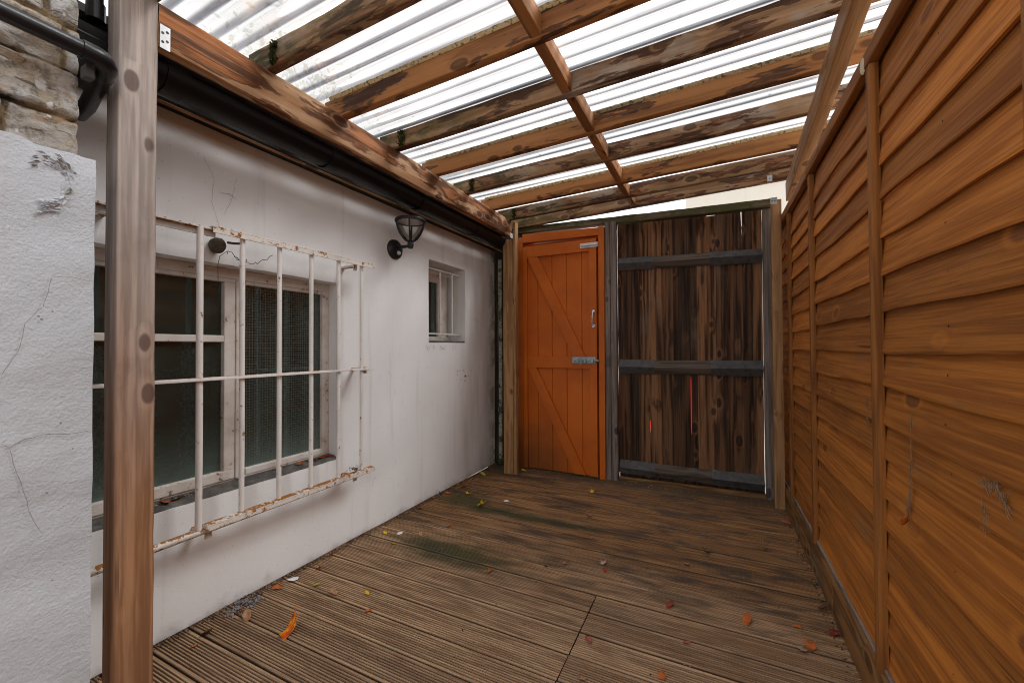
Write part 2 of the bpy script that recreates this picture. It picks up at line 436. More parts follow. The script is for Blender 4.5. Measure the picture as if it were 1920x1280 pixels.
def mk_sill():
    t = NT('grimy_slate_sill'); p = t.pos()
    n = t.noise(p, 25, 6, .7)
    col = t.mix(t.step(n, .35, .7), (.075, .07, .066), (.17, .155, .14))
    col = t.mix(t.step(t.noise(p, 60, 4), .66, .7), col, (.30, .25, .2))
    return t.done(t.bsdf(col, .85, t.bump(n, .5, .004), spec=.2))
M['sill'] = mk_sill()

def mk_glass(name, tint=(.035, .045, .042), alpha=.35, ripple=0.0, rs=30, wire=False, grime=.25):
    t = NT(name); p = t.pos(); x, y, z = t.xyz(p)
    fr = t.n('ShaderNodeFresnel'); fr.inputs['IOR'].default_value = 1.5
    g = t.n('ShaderNodeBsdfGlossy'); g.inputs['Roughness'].default_value = .06; g.inputs['Color'].default_value = (.9, .95, .93, 1)
    tr = t.n('ShaderNodeBsdfTransparent'); tr.inputs['Color'].default_value = (.32, .46, .42, 1)
    d = t.n('ShaderNodeBsdfDiffuse')
    gr = t.noise(p, 7, 6, .7)
    low = t.math('ADD', z, t.math('MULTIPLY', t.math('SUBTRACT', gr, .5), .25))
    film = t.math('ADD', t.math('MULTIPLY', t.step(gr, .4, .75), grime), t.math('MULTIPLY', t.step(low, .80, .50), .6))
    d.inputs['Color'].default_value = (.13, .185, .17, 1)
    nrm = None
    if ripple:
        w = t.noise(t.scale3(p, (rs, rs, rs * 1.6)), 1, 2, .5)
        nrm = t.bump(w, ripple, .01)
        t.l(nrm, g.inputs['Normal']); t.l(nrm, fr.inputs['Normal'])
    m1 = t.n('ShaderNodeMixShader'); t.l(t.math('MULTIPLY_ADD', film, .8, .12), m1.inputs[0]); t.l(tr.outputs[0], m1.inputs[1]); t.l(d.outputs[0], m1.inputs[2])
    sh = m1.outputs[0]
    if wire:
        def line(c):
            fr_ = t.math('FRACT', t.math('MULTIPLY', c, 1 / .0125))
            return t.math('LESS_THAN', t.math('ABSOLUTE', t.math('SUBTRACT', fr_, .5)), .07)
        wm = t.math('MAXIMUM', line(y), line(z))
        wd = t.n('ShaderNodeBsdfDiffuse'); wd.inputs['Color'].default_value = (.17, .185, .16, 1)
        mw = t.n('ShaderNodeMixShader'); t.l(t.math('MULTIPLY', wm, .6), mw.inputs[0]); t.l(sh, mw.inputs[1]); t.l(wd.outputs[0], mw.inputs[2])
        sh = mw.outputs[0]
    m2 = t.n('ShaderNodeMixShader'); t.l(t.math('MULTIPLY_ADD', fr.outputs[0], .95, .05), m2.inputs[0]); t.l(sh, m2.inputs[1]); t.l(g.outputs[0], m2.inputs[2])
    return t.done(m2.outputs[0])
M['glass'] = mk_glass('dusty_window_glass')
M['glass_ripple'] = mk_glass('rippled_window_glass', ripple=.25, rs=38)
M['glass_wire'] = mk_glass('wired_window_glass', wire=True)

def mk_lampglass():
    t = NT('clear_lamp_shade')
    fr = t.n('ShaderNodeFresnel'); fr.inputs['IOR'].default_value = 1.45
    g = t.n('ShaderNodeBsdfGlossy'); g.inputs['Roughness'].default_value = .05
    tr = t.n('ShaderNodeBsdfTransparent'); tr.inputs['Color'].default_value = (.96, .96, .96, 1)
    d = t.n('ShaderNodeBsdfTranslucent'); d.inputs['Color'].default_value = (.75, .75, .74, 1)
    m1 = t.n('ShaderNodeMixShader'); m1.inputs[0].default_value = .03; t.l(tr.outputs[0], m1.inputs[1]); t.l(d.outputs[0], m1.inputs[2])
    m2 = t.n('ShaderNodeMixShader'); t.l(fr.outputs[0], m2.inputs[0]); t.l(m1.outputs[0], m2.inputs[1]); t.l(g.outputs[0], m2.inputs[2])
    return t.done(m2.outputs[0])
M['lamp_glass'] = mk_lampglass()

PITCH = .0745
def mk_sheet():
    t = NT('clear_corrugated_plastic'); p = t.pos(); x, y, z = t.xyz(p)
    fr = t.n('ShaderNodeFresnel'); fr.inputs['IOR'].default_value = 1.52
    gr = t.noise(p, 5, 6, .65); st = t.noise(t.scale3(p, (1.2, 40, 1)), 1, 3, .6)
    # dark bands painted along every trough: shading of the corrugation plus some grime
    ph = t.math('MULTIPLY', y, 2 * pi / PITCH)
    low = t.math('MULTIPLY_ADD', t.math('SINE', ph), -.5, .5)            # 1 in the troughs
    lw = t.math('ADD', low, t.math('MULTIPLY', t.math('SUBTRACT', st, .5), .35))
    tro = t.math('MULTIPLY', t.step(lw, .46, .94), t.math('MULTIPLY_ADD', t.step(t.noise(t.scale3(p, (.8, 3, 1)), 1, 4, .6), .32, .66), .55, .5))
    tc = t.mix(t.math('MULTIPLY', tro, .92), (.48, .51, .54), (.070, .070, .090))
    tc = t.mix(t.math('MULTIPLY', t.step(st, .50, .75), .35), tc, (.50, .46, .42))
    # specks of dirt and bits of leaf on top
    v = t.voro(t.scale3(p, (1, 1.6, 1)), 17, None)
    sp = t.math('MULTIPLY', t.step(v.outputs['Distance'], .13, .08), t.step(t.xyz(v.outputs['Color'])[1], .86, .88))
    tc = t.mix(t.math('MULTIPLY', sp, .8), tc, (.10, .07, .05))
    tr = t.n('ShaderNodeBsdfTransparent'); t.l(tc, tr.inputs['Color'])
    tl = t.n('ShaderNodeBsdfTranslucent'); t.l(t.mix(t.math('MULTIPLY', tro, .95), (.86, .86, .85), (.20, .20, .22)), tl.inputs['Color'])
    g = t.n('ShaderNodeBsdfGlossy'); g.inputs['Roughness'].default_value = .18
    nrm = t.bump(t.noise(p, 22, 3), .15, .004); t.l(nrm, g.inputs['Normal'])
    m1 = t.n('ShaderNodeMixShader'); t.l(t.math('MULTIPLY_ADD', gr, .28, .20), m1.inputs[0]); t.l(tr.outputs[0], m1.inputs[1]); t.l(tl.outputs[0], m1.inputs[2])
    m2 = t.n('ShaderNodeMixShader'); t.l(t.math('MULTIPLY', fr.outputs[0], .5), m2.inputs[0]); t.l(m1.outputs[0], m2.inputs[1]); t.l(g.outputs[0], m2.inputs[2])
    return t.done(m2.outputs[0])
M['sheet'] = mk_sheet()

def mk_stone():
    t = NT('old_rubble_stone'); p = t.pos()
    aj = t.n('ShaderNodeAttribute', attribute_name='joint').outputs['Fac']
    ai = t.n('ShaderNodeAttribute', attribute_name='stone').outputs['Fac']
    n1 = t.noise(p, 9, 6, .68, .6); n2 = t.noise(p, 30, 6, .7); n3 = t.noise(t.scale3(p, (10, 10, 34)), 1, 5, .65)
    a = t.mix(ai, (.36, .345, .325), (.40, .335, .25))
    col = t.mix(t.step(n1, .40, .62), a, (.50, .50, .49))
    col = t.mix(t.math('MULTIPLY', t.step(n3, .52, .68), .8), col, (.36, .22, .10))
    col = t.mix(t.math('MULTIPLY', t.step(n2, .50, .66), .75), col, (.15, .135, .115))
    n4 = t.noise(t.scale3(p, (30, 12, 60)), 1, 6, .75, 1.0)
    col = t.mix(t.math('MULTIPLY', t.step(n4, .56, .64), .8), col, (.10, .075, .05))
    col = t.mix(t.step(t.noise(p, 21, 4, .6), .62, .68), col, (.62, .61, .58))
    jm = t.math('ADD', aj, t.math('MULTIPLY', t.math('SUBTRACT', n2, .5), .7))
    col = t.mix(t.step(jm, .30, .62), col, t.mix(t.step(n1, .4, .6), (.26, .19, .11), (.035, .03, .025)))
    return t.done(t.bsdf(col, .92, t.bump(t.math('ADD', n2, t.math('MULTIPLY', n1, 1.2)), .9, .012), spec=.15))
M['stone'] = mk_stone()

def mk_deck():
    """grooved boards: grain along X, wet dark streaks and green algae where they lie in the place"""
    t = NT('weathered_deck_boards'); p = t.pos(); x, y, z = t.xyz(p)
    isl = t.island(); co = t.objc()
    offs = t.n('ShaderNodeCombineXYZ')
    for i in range(3): t.set(offs.inputs[i], t.math('MULTIPLY', isl, (31, 17, 23)[i]))
    v = t.vmath('ADD', co, offs.outputs[0])
    low = t.noise(t.scale3(v, (.8, 12, 12)), 1, 3, .5)
    grain = t.math('MULTIPLY_ADD', t.math('SINE', t.math('MULTIPLY', low, 55)), .5, .5)
    fib = t.step(t.noise(t.scale3(v, (3, 110, 30)), 1, 3, .65), .3, .7)
    f = t.step(t.math('ADD', t.math('MULTIPLY', grain, .35), t.math('MULTIPLY', fib, .65)), .15, .85)
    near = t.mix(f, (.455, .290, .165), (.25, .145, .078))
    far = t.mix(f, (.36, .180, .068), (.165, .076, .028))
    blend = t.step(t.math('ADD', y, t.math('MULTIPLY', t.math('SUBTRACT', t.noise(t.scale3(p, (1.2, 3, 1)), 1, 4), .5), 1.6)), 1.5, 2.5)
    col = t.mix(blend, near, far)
    tn = t.math('MULTIPLY_ADD', isl, .35, .82)
    mm = t.n('ShaderNodeCombineXYZ')
    for i in range(3): t.set(mm.inputs[i], tn)
    col = t.mix(1.0, col, mm.outputs[0], 'MULTIPLY')
    # orange where the board is less weathered, towards the fence
    om = t.math('MULTIPLY', t.step(t.noise(t.scale3(v, (1.1, 7, 1)), 1, 4, .6), .5, .68), t.step(x, -1.2, .2))
    col = t.mix(t.math('MULTIPLY', om, .55), col, (.26, .125, .045))
    # wet dark blotches stretched along the boards
    wet = t.noise(t.scale3(p, (2.6, 11, 1)), 1, 5, .65, .6)
    wm = t.math('MULTIPLY', t.step(wet, .48, .66), t.step(y, 1.2, 2.2))
    col = t.mix(t.math('MULTIPLY', wm, .85), col, (.040, .026, .016))
    # dried mud / lime film
    lm = t.noise(t.scale3(p, (5, 9, 1)), 1, 6, .7)
    col = t.mix(t.math('MULTIPLY', t.step(lm, .6, .72), .25), col, (.36, .31, .26))
    # algae: two long patches along the joints by the house wall
    def ell(cx, cy, rx, ry):
        d = t.vmath('LENGTH', t.scale3(t.vmath('SUBTRACT', p, (cx, cy, 0)), (1 / rx, 1 / ry, 0)))
        d = t.math('ADD', d, t.math('MULTIPLY', t.math('SUBTRACT', t.noise(t.scale3(p, (6, 20, 1)), 1, 5, .65), .5), 1.3))
        return t.step(d, 1.0, .25)
    alg = t.math('MAXIMUM', ell(-1.30, 2.40, .70, .095), t.math('MAXIMUM', ell(-1.24, 1.82, .55, .17), t.math('MAXIMUM', ell(-.9, 2.40, .45, .05), ell(-1.60, 2.50, .30, .22))))
    alg = t.math('MAXIMUM', alg, t.math('MULTIPLY', ell(-1.7, 3.2, .35, .2), .8))
    col = t.mix(t.math('MULTIPLY', alg, .86), col, t.mix(fib, (.020, .024, .007), (.055, .062, .015)))
    # darker strips along the foot of the walls
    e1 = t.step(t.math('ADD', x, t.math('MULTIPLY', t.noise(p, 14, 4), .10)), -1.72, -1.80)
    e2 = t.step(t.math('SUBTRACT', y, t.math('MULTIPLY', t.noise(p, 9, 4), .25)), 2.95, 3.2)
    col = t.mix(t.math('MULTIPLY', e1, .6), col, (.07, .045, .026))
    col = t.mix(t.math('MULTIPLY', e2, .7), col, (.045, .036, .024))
    # darker colour in the grooves
    gz = t.n('ShaderNodeAttribute', attribute_name='groove').outputs['Fac']
    col = t.mix(t.math('MULTIPLY', gz, .80), col, (.050, .034, .022))
    nrm = t.bump(t.math('ADD', fib, t.math('MULTIPLY', t.noise(p, 60, 3), .6)), .4, .002)
    rg = t.math('SUBTRACT', .72, t.math('MULTIPLY', wm, .25))
    return t.done(t.bsdf(col, rg, nrm, spec=.35))
M['deck'] = mk_deck()

def mk_leaf(name, c1, c2):
    t = NT(name); co = t.objc()
    n = t.noise(co, 45, 4, .6)
    col = t.mix(t.step(n, .35, .65), c1, c2)
    b = t.bsdf(col, .6, t.bump(n, .4, .002), spec=.3)
    tl = t.n('ShaderNodeBsdfTranslucent'); t.l(col, tl.inputs['Color'])
    m = t.n('ShaderNodeMixShader'); m.inputs[0].default_value = .2; t.l(b, m.inputs[1]); t.l(tl.outputs[0], m.inputs[2])
    return t.done(m.outputs[0])
LEAF = dict(
    fire=mk_leaf('leaf_fire', (.80, .30, .01), (.62, .05, .01)), orange=mk_leaf('leaf_orange', (.60, .16, .025), (.38, .085, .02)),
    yellow=mk_leaf('leaf_yellow', (.78, .52, .02), (.60, .36, .02)), lime=mk_leaf('leaf_lime', (.50, .50, .06), (.34, .38, .05)),
    tan=mk_leaf('leaf_tan', (.50, .28, .15), (.34, .17, .085)), pale=mk_leaf('leaf_pale', (.62, .46, .35), (.50, .34, .24)),
    red=mk_leaf('leaf_red', (.36, .06, .035), (.24, .035, .025)), brown=mk_leaf('leaf_brown', (.17, .075, .035), (.09, .04, .02)),
    dark=mk_leaf('leaf_dark', (.035, .022, .015), (.06, .03, .018)), pink=mk_leaf('leaf_pink', (.52, .15, .12), (.36, .10, .08)))

# ------------------------------------------------------------------ world, sun, camera
w = bpy.data.worlds.new('World'); scene.world = w; w.use_nodes = True
nt = w.node_tree; nt.nodes.clear()
SUN_EL, SUN_AZ = 45.0, 58.0       # azimuth clockwise from +Y
sky = nt.nodes.new('ShaderNodeTexSky'); sky.sky_type = 'NISHITA'; sky.sun_disc = False
sky.sun_elevation = radians(SUN_EL); sky.sun_rotation = radians(SUN_AZ)
sky.air_density = 1.0; sky.dust_density = 2.0; sky.ozone_density = 1.0
tc = nt.nodes.new('ShaderNodeTexCoord')
nz = nt.nodes.new('ShaderNodeTexNoise'); nz.inputs['Scale'].default_value = 2.3; nz.inputs['Detail'].default_value = 6; nz.inputs['Roughness'].default_value = .58
nt.links.new(tc.outputs['Generated'], nz.inputs['Vector'])
mr = nt.nodes.new('ShaderNodeMapRange'); mr.interpolation_type = 'SMOOTHSTEP'
mr.inputs['From Min'].default_value = .36; mr.inputs['From Max'].default_value = .56
mr.inputs['To Min'].default_value = .55; mr.inputs['To Max'].default_value = 1
nt.links.new(nz.outputs['Fac'], mr.inputs['Value'])
mx = nt.nodes.new('ShaderNodeMix'); mx.data_type = 'RGBA'
nt.links.new(mr.outputs[0], mx.inputs[0]); nt.links.new(sky.outputs[0], mx.inputs[6]); mx.inputs[7].default_value = (8.6, 8.7, 9.0, 1)
bg = nt.nodes.new('ShaderNodeBackground'); bg.inputs['Strength'].default_value = .062
nt.links.new(mx.outputs[2], bg.inputs['Color'])
wo = nt.nodes.new('ShaderNodeOutputWorld'); nt.links.new(bg.outputs[0], wo.inputs['Surface'])

sl = bpy.data.lights.new('sun', 'SUN'); sl.energy = 4.6; sl.angle = radians(24); sl.color = (1, .95, .88)
so = bpy.data.objects.new('sun', sl); C.objects.link(so)
sd = Vector((sin(radians(SUN_AZ)) * cos(radians(SUN_EL)), cos(radians(SUN_AZ)) * cos(radians(SUN_EL)), sin(radians(SUN_EL))))
so.rotation_euler = (-sd).to_track_quat('-Z', 'Y').to_euler(); so.location = (4, 6, 9)

cam = bpy.data.cameras.new('camera'); co_ = bpy.data.objects.new('camera', cam); C.objects.link(co_)
yaw, pit, rol = radians(26.15), radians(.8), radians(-.244)
fw = Vector((-sin(yaw) * cos(pit), cos(yaw) * cos(pit), sin(pit)))
r0 = Vector((cos(yaw), sin(yaw), 0)); u0 = r0.cross(fw)
R_ = cos(rol) * r0 + sin(rol) * u0; U_ = -sin(rol) * r0 + cos(rol) * u0
Mc = Matrix((R_, U_, -fw)).transposed().to_4x4(); Mc.translation = (0, 0, 1.08)
co_.matrix_world = Mc
cam.sensor_fit = 'HORIZONTAL'; cam.sensor_width = 36; cam.lens = 769.7 / 1920 * 36
cam.clip_start = .02; cam.clip_end = 500
scene.camera = co_
scene.cycles.filter_width = 1.0
scene.view_settings.view_transform = 'Standard'; scene.view_settings.look = 'None'
scene.view_settings.exposure = 1.5; scene.view_settings.gamma = 1.0

# ------------------------------------------------------------------ ground
g = MB(); g.add([(-150, -150, -.16), (150, -150, -.16), (150, 150, -.16), (-150, 150, -.16)], [(0, 1, 2, 3)])
tag(g.build('ground', M['concrete'], None, (0, 0, -.16)), kind='structure')

# ------------------------------------------------------------------ deck
PB = .1275
d = MB(); rd = random.Random(3); groove = []
k0, k1 = -20, 12
for k in range(k0, k1 + 1):
    y0 = 1.78 + k * PB + .0025; y1 = y0 + PB - .005
    if y0 > 3.36: break
    y1 = min(y1, 3.40)
    if y0 < 1.75: pieces = [(-1.842, -.4705), (-.4655, .4185)]
    else: pieces = [(-1.842, .4185)]
    nr = 11
    for (xa, xb) in pieces:
        dz = rd.uniform(-.0015, .0015); tilt = rd.uniform(-.0012, .0012)
        prof = [(y0 + .0005, -.022), (y0 + .0005, -.004), (y0 + .003, -.0008)]
        wdt = (y1 - y0 - .010) / nr
        amp = .0042 if y0 < 2.3 else .0024
        for i in range(nr):
            yy = y0 + .005 + i * wdt
            prof += [(yy + wdt * .12, 0), (yy + wdt * .50, 0), (yy + wdt * .62, -amp), (yy + wdt * .90, -amp)] if i < nr - 1 else [(yy + wdt * .12, 0), (yy + wdt * .9, 0)]
        prof += [(y1 - .003, -.0008), (y1 - .0005, -.004), (y1 - .0005, -.022)]
        seg = max(2, int((xb - xa) / .16))
        n = len(prof); base = len(d.v)
        for i in range(seg + 1):
            xx = xa + (xb - xa) * i / seg
            wv = noise.noise(Vector((xx * 1.3, k * 5.1, 2))) * .0012
            for (yy, zz) in prof:
                d.v.append(Vector((xx, yy + wv * .6, zz + dz + wv + tilt * (yy - y0) / PB))); groove.append(1.0 if zz < -.002 else 0.0)
        for i in range(seg):
            for j in range(n - 1):
                d.f.append((base + i * n + j, base + i * n + j + 1, base + (i + 1) * n + j + 1, base + (i + 1) * n + j)); d.m.append(0)
        d.f.append(tuple(base + j for j in range(n))); d.m.append(0)
        d.f.append(tuple(base + seg * n + j for j in range(n))); d.m.append(0)
d.attr = {'groove': groove}
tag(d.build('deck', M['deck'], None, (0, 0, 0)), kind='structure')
j = MB()
for xj in (-1.6, -1.2, -.8, -.47, -.05, .35): j.box(xj - .022, xj + .022, -.8, 3.32, -.12, -.026)
j.box(-1.845, .42, -.8, 3.4, -.156, -.135)
tag(j.build('deck_joists', M['dark_board'], None, (0, 0, 0)), kind='structure')

# ------------------------------------------------------------------ house with window openings
XW = -1.845
house = thing('house', 'white rendered house wall with barred windows along the deck', 'house', (XW, 1.5, 0))
HOLES = [(.555, 1.607, .474, 1.434), (2.395, 2.883, 1.117, 1.72)]
def wall_mesh(X, y0, y1, z0, z1, holes, step, amp, nsc, depth, jit=.003, topjit=0.0, sgn=1):
    m = MB()
    ys = set([y0, y1]); zs = set([z0, z1])
    for h in holes: ys |= {h[0], h[1]}; zs |= {h[2], h[3]}
    def fill(s):
        s = sorted(s); out = []
        for a, b in zip(s, s[1:]):
            n = max(1, round((b - a) / step))
            out += [a + (b - a) * i / n for i in range(n)]
        return out + [s[-1]]
    Y, Z = fill(ys), fill(zs)
    idx = {}
    def P(i, jz):
        if (i, jz) in idx: return idx[(i, jz)]
        y, z = Y[i], Z[jz]
        onedge = any((abs(y - h[0]) < 1e-6 or abs(y - h[1]) < 1e-6 or abs(z - h[2]) < 1e-6 or abs(z - h[3]) < 1e-6) and h[0] - 1e-6 <= y <= h[1] + 1e-6 and h[2] - 1e-6 <= z <= h[3] + 1e-6 for h in holes)
        dx = noise.fractal(Vector((y * nsc, z * nsc, 4)), 1, 2, 4) * amp
        dy = dz = 0
        if onedge:
            dy = noise.noise(Vector((y * 22, z * 22, 1))) * jit; dz = noise.noise(Vector((y * 22, z * 22, 5))) * jit; dx -= abs(dy) * .6
        if topjit and jz == len(Z) - 1: dz += noise.fractal(Vector((y * 16, 3, 1)), 1, 2, 4) * topjit
        m.v.append(Vector((X + dx, y + dy, z + dz))); idx[(i, jz)] = len(m.v) - 1
        return idx[(i, jz)]
    for i in range(len(Y) - 1):
        for jz in range(len(Z) - 1):
            yc, zc = (Y[i] + Y[i + 1]) / 2, (Z[jz] + Z[jz + 1]) / 2
            if any(h[0] < yc < h[1] and h[2] < zc < h[3] for h in holes): continue
            m.f.append((P(i, jz), P(i + 1, jz), P(i + 1, jz + 1), P(i, jz + 1))); m.m.append(0)
    back = {}
    def B(v):
        if v not in back:
            q = m.v[v]; m.v.append(Vector((X - depth, q.y, q.z))); back[v] = len(m.v) - 1
        return back[v]
    def strip(keys):
        for a, b in zip(keys, keys[1:]):
            if a in idx and b in idx:
                m.f.append((idx[a], idx[b], B(idx[b]), B(idx[a]))); m.m.append(0)
    for h in holes:
        i0 = min(range(len(Y)), key=lambda q: abs(Y[q] - h[0])); i1 = min(range(len(Y)), key=lambda q: abs(Y[q] - h[1]))
        j0 = min(range(len(Z)), key=lambda q: abs(Z[q] - h[2])); j1 = min(range(len(Z)), key=lambda q: abs(Z[q] - h[3]))
        strip([(i, j0) for i in range(i0, i1 + 1)]); strip([(i, j1) for i in range(i0, i1 + 1)])
        strip([(i0, q) for q in range(j0, j1 + 1)]); strip([(i1, q) for q in range(j0, j1 + 1)])
    strip([(i, len(Z) - 1) for i in range(len(Y))])
    strip([(len(Y) - 1, q) for q in range(len(Z))]); strip([(0, q) for q in range(len(Z))])
    return m
def ribbon(m, X, pts, wd, mi, off=.0012, seed=0):
    """hairline crack: a narrow wandering strip just proud of the wall face, pts are (y,z)"""
    fine = []
    for (a, b) in zip(pts, pts[1:]):
        n = max(2, int(sqrt((b[0] - a[0]) ** 2 + (b[1] - a[1]) ** 2) / .012))
        for i in range(n):
            f = i / n; y = a[0] + (b[0] - a[0]) * f; z = a[1] + (b[1] - a[1]) * f
            fine.append((y + noise.noise(Vector((y * 40, z * 40, seed))) * .0035, z + noise.noise(Vector((y * 40, z * 40, seed + 8))) * .0035))
    fine.append(pts[-1])
    L, Rr = [], []
    for i, (y, z) in enumerate(fine):
        q = fine[min(i + 1, len(fine) - 1)]; o = fine[max(i - 1, 0)]
        ty, tz = q[0] - o[0], q[1] - o[1]; ln = sqrt(ty * ty + tz * tz) or 1
        ww = wd * (.45 + .8 * abs(noise.noise(Vector((y * 60, z * 60, seed + 3))))) * (1 if 0 < i < len(fine) - 1 else .2)
        L.append((X + off, y - tz / ln * ww, z + ty / ln * ww)); Rr.append((X + off, y + tz / ln * ww, z - ty / ln * ww))
    n = len(fine)
    m.add(L + Rr, [(i, i + 1, n + i + 1, n + i) for i in range(n - 1)], mi)
hw = wall_mesh(XW, .30, 3.385, 0, 1.982, HOLES, .035, .0035, 3.2, .20)
rc = random.Random(21)
for i in range(26):    # scuffs and hairlines on the house wall
    y = rc.uniform(1.8, 3.2); z = rc.uniform(.15, 1.05); a = rc.uniform(-1.2, 1.2); ln = rc.uniform(.015, .06)
    ribbon(hw, XW + .0036, [(y, z), (y + sin(a) * ln * .6, z + cos(a) * ln), (y + sin(a) * ln, z + cos(a) * ln * 1.5)], .0007, 1, seed=i)
ribbon(hw, XW + .0036, [(2.95, 1.33), (3.08, 1.31), (3.16, 1.27), (3.22, 1.2)], .001, 1, seed=50)
ribbon(hw, XW + .0036, [(.93, 1.86), (.97, 1.78), (.96, 1.68), (1.0, 1.56)], .0008, 1, seed=51)
ribbon(hw, XW + .0036, [(1.06, 1.82), (1.04, 1.72), (1.01, 1.64)], .0007, 1, seed=52)
ribbon(hw, XW + .0036, [(.99, 1.73), (1.03, 1.735), (1.06, 1.72)], .0016, 1, seed=53)
for i in range(14):
    y = rc.uniform(2.35, 2.75); ribbon(hw, XW + .0036, [(y, 1.10), (y + rc.uniform(-.03, .03), 1.085), (y + rc.uniform(-.04, .04), 1.06)], .0012, 1, seed=70 + i)
for i in range(10):    # dark nail holes and a red paint spot near the far end
    y = rc.uniform(2.75, 3.0); z = rc.uniform(.80, .93)
    hw.disc((XW + .0045, y, z), (1, 0, 0), rc.uniform(.004, .007), 7, 1)
hw.disc((XW + .005, 2.87, .845), (1, 0, 0), .010, 8, 2)
hwall = hw.build('wall', [M['house_wall'], M['dirt_dark'], M['red']], house, smooth=True, sharp=35)

# big window: outer frame, mullion, casement with transom
XF = -1.925
win = MB()
def bar(m, y0, y1, z0, z1, x0=XF - .055, x1=XF, mi=0): m.box(x0, x1, y0, y1, z0, z1, mi)
bar(win, .556, 1.606, 1.389, 1.433); bar(win, .556, 1.606, .476, .503)
bar(win, 1.563, 1.605, .503, 1.389); bar(win, .556, .585, .503, 1.389)
bar(win, 1.153, 1.562, .5035, .532, XF - .05, XF + .004); bar(win, 1.153, 1.562, 1.372, 1.3885, XF - .05, XF - .003)
bar(win, 1.103, 1.122, .503, 1.389, XF - .055, XF + .012); bar(win, 1.1225, 1.152, .503, 1.389, XF - .055, XF - .004)
rwf = random.Random(12)
for z in (.62, .74, .86, .97, 1.10, 1.19, 1.24, 1.30):
    win.add([(XF - .0028, 1.124 + rwf.uniform(0, .006) + (0 if k % 2 else .008), z + rwf.uniform(-.004, .004) + (.013 * cos(k * pi / 3))) for k in range(6)], [tuple(range(6))], 1)
window = win.build('window', [M['frame'], M['hole']], house, bev=.003)
window['label'] = 'wide window with flaking white frame behind the grille'
cs = MB()
bar(cs, .586, 1.102, 1.372, 1.388, XF - .04, XF + .006); bar(cs, .586, 1.102, .504, .546, XF - .04, XF + .006)
bar(cs, 1.056, 1.102, .546, 1.372, XF - .04, XF + .006); bar(cs, .586, .622, .546, 1.372, XF - .04, XF + .006)
bar(cs, .622, 1.056, 1.108, 1.137, XF - .04, XF + .004)
cs.build('casement', M['frame'], window, bev=.003)
def pane(name, y0, y1, z0, z1, x, mat, parent):
    m = MB(); m.box(x - .004, x, y0, y1, z0, z1); return m.build(name, mat, parent)
pane('pane', .622, 1.056, 1.137, 1.372, XF - .018, M['glass'], window)
pane('pane', .622, 1.056, .546, 1.108, XF - .018, M['glass_ripple'], window)
pane('wired_pane', 1.152, 1.563, .503, 1.389, XF - .020, M['glass_wire'], window)
sl_ = MB()
sl_.hexa([(XF - .002, .57, .478), (XW - .004, .57, .4755), (XW - .004, 1.604, .4755), (XF - .002, 1.604, .478)],
         [(XF - .002, .57, .497), (XW - .006, .57, .481), (XW - .006, 1.604, .481), (XF - .002, 1.604, .497)])
sl_.build('sill', M['sill'], window)
# small window
w2 = MB(); X2 = -2.0
bar(w2, 2.396, 2.882, 1.665, 1.719, X2 - .05, X2); bar(w2, 2.396, 2.882, 1.118, 1.165, X2 - .05, X2 + .01)
bar(w2, 2.722, 2.84, 1.165, 1.665, X2 - .05, X2); bar(w2, 2.396, 2.46, 1.165, 1.665, X2 - .05, X2); bar(w2, 2.46, 2.722, 1.60, 1.665, X2 - .045, X2 - .005)
sw = w2.build('window', M['frame'], house, bev=.003); sw['label'] = 'small deep set window at the far end of the wall'
pane('pane', 2.46, 2.722, 1.165, 1.60, X2 - .02, M['glass'], sw)
s2 = MB(); s2.box(X2 + .011, XW - .006, 2.398, 2.880, 1.119, 1.130); s2.build('sill', M['sill'], sw)
# dim rooms behind the panes
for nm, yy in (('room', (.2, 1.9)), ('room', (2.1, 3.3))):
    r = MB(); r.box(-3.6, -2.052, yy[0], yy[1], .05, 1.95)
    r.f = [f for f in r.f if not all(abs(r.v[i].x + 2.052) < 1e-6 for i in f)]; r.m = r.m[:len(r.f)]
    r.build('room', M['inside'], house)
bl = MB()
for k in range(9): bl.box(-2.35, -2.345, 1.18 + k * .045, 1.215 + k * .045, .5, 1.40)
bl.build('blind', M['curtain'], house)
# eaves
fs = MB(); fs.box(-1.80, -1.775, .30, 3.40, 1.985, 2.13); fs.box(-2.06, -1.802, .30, 3.40, 1.984, 2.12); fs.box(-2.05, -1.86, 3.378, 3.40, 0, 1.97); fs.build('fascia', M['fascia'], house, bev=.002)
timber('soffit_strip', house, (-1.762, .32, 1.963), (-1.762, 3.38, 1.970), .014, .008, M['post_far'])
ro = MB(); ro.hexa([(-1.70, .30, 2.10), (-1.70, 3.42, 2.10), (-5.2, 3.42, 3.0), (-5.2, .30, 3.0)], [(-1.70, .30, 2.125), (-1.70, 3.42, 2.125), (-5.2, 3.42, 3.025), (-5.2, .30, 3.025)])
ro.build('roof', M['slate'], house)
ew = MB(); ew.box(-5.2, -2.06, 3.30, 3.375, 0, 2.19); ew.box(-5.2, -5.1, .30, 3.29, 0, 2.9); ew.build('end_wall', M['house_wall'], house)

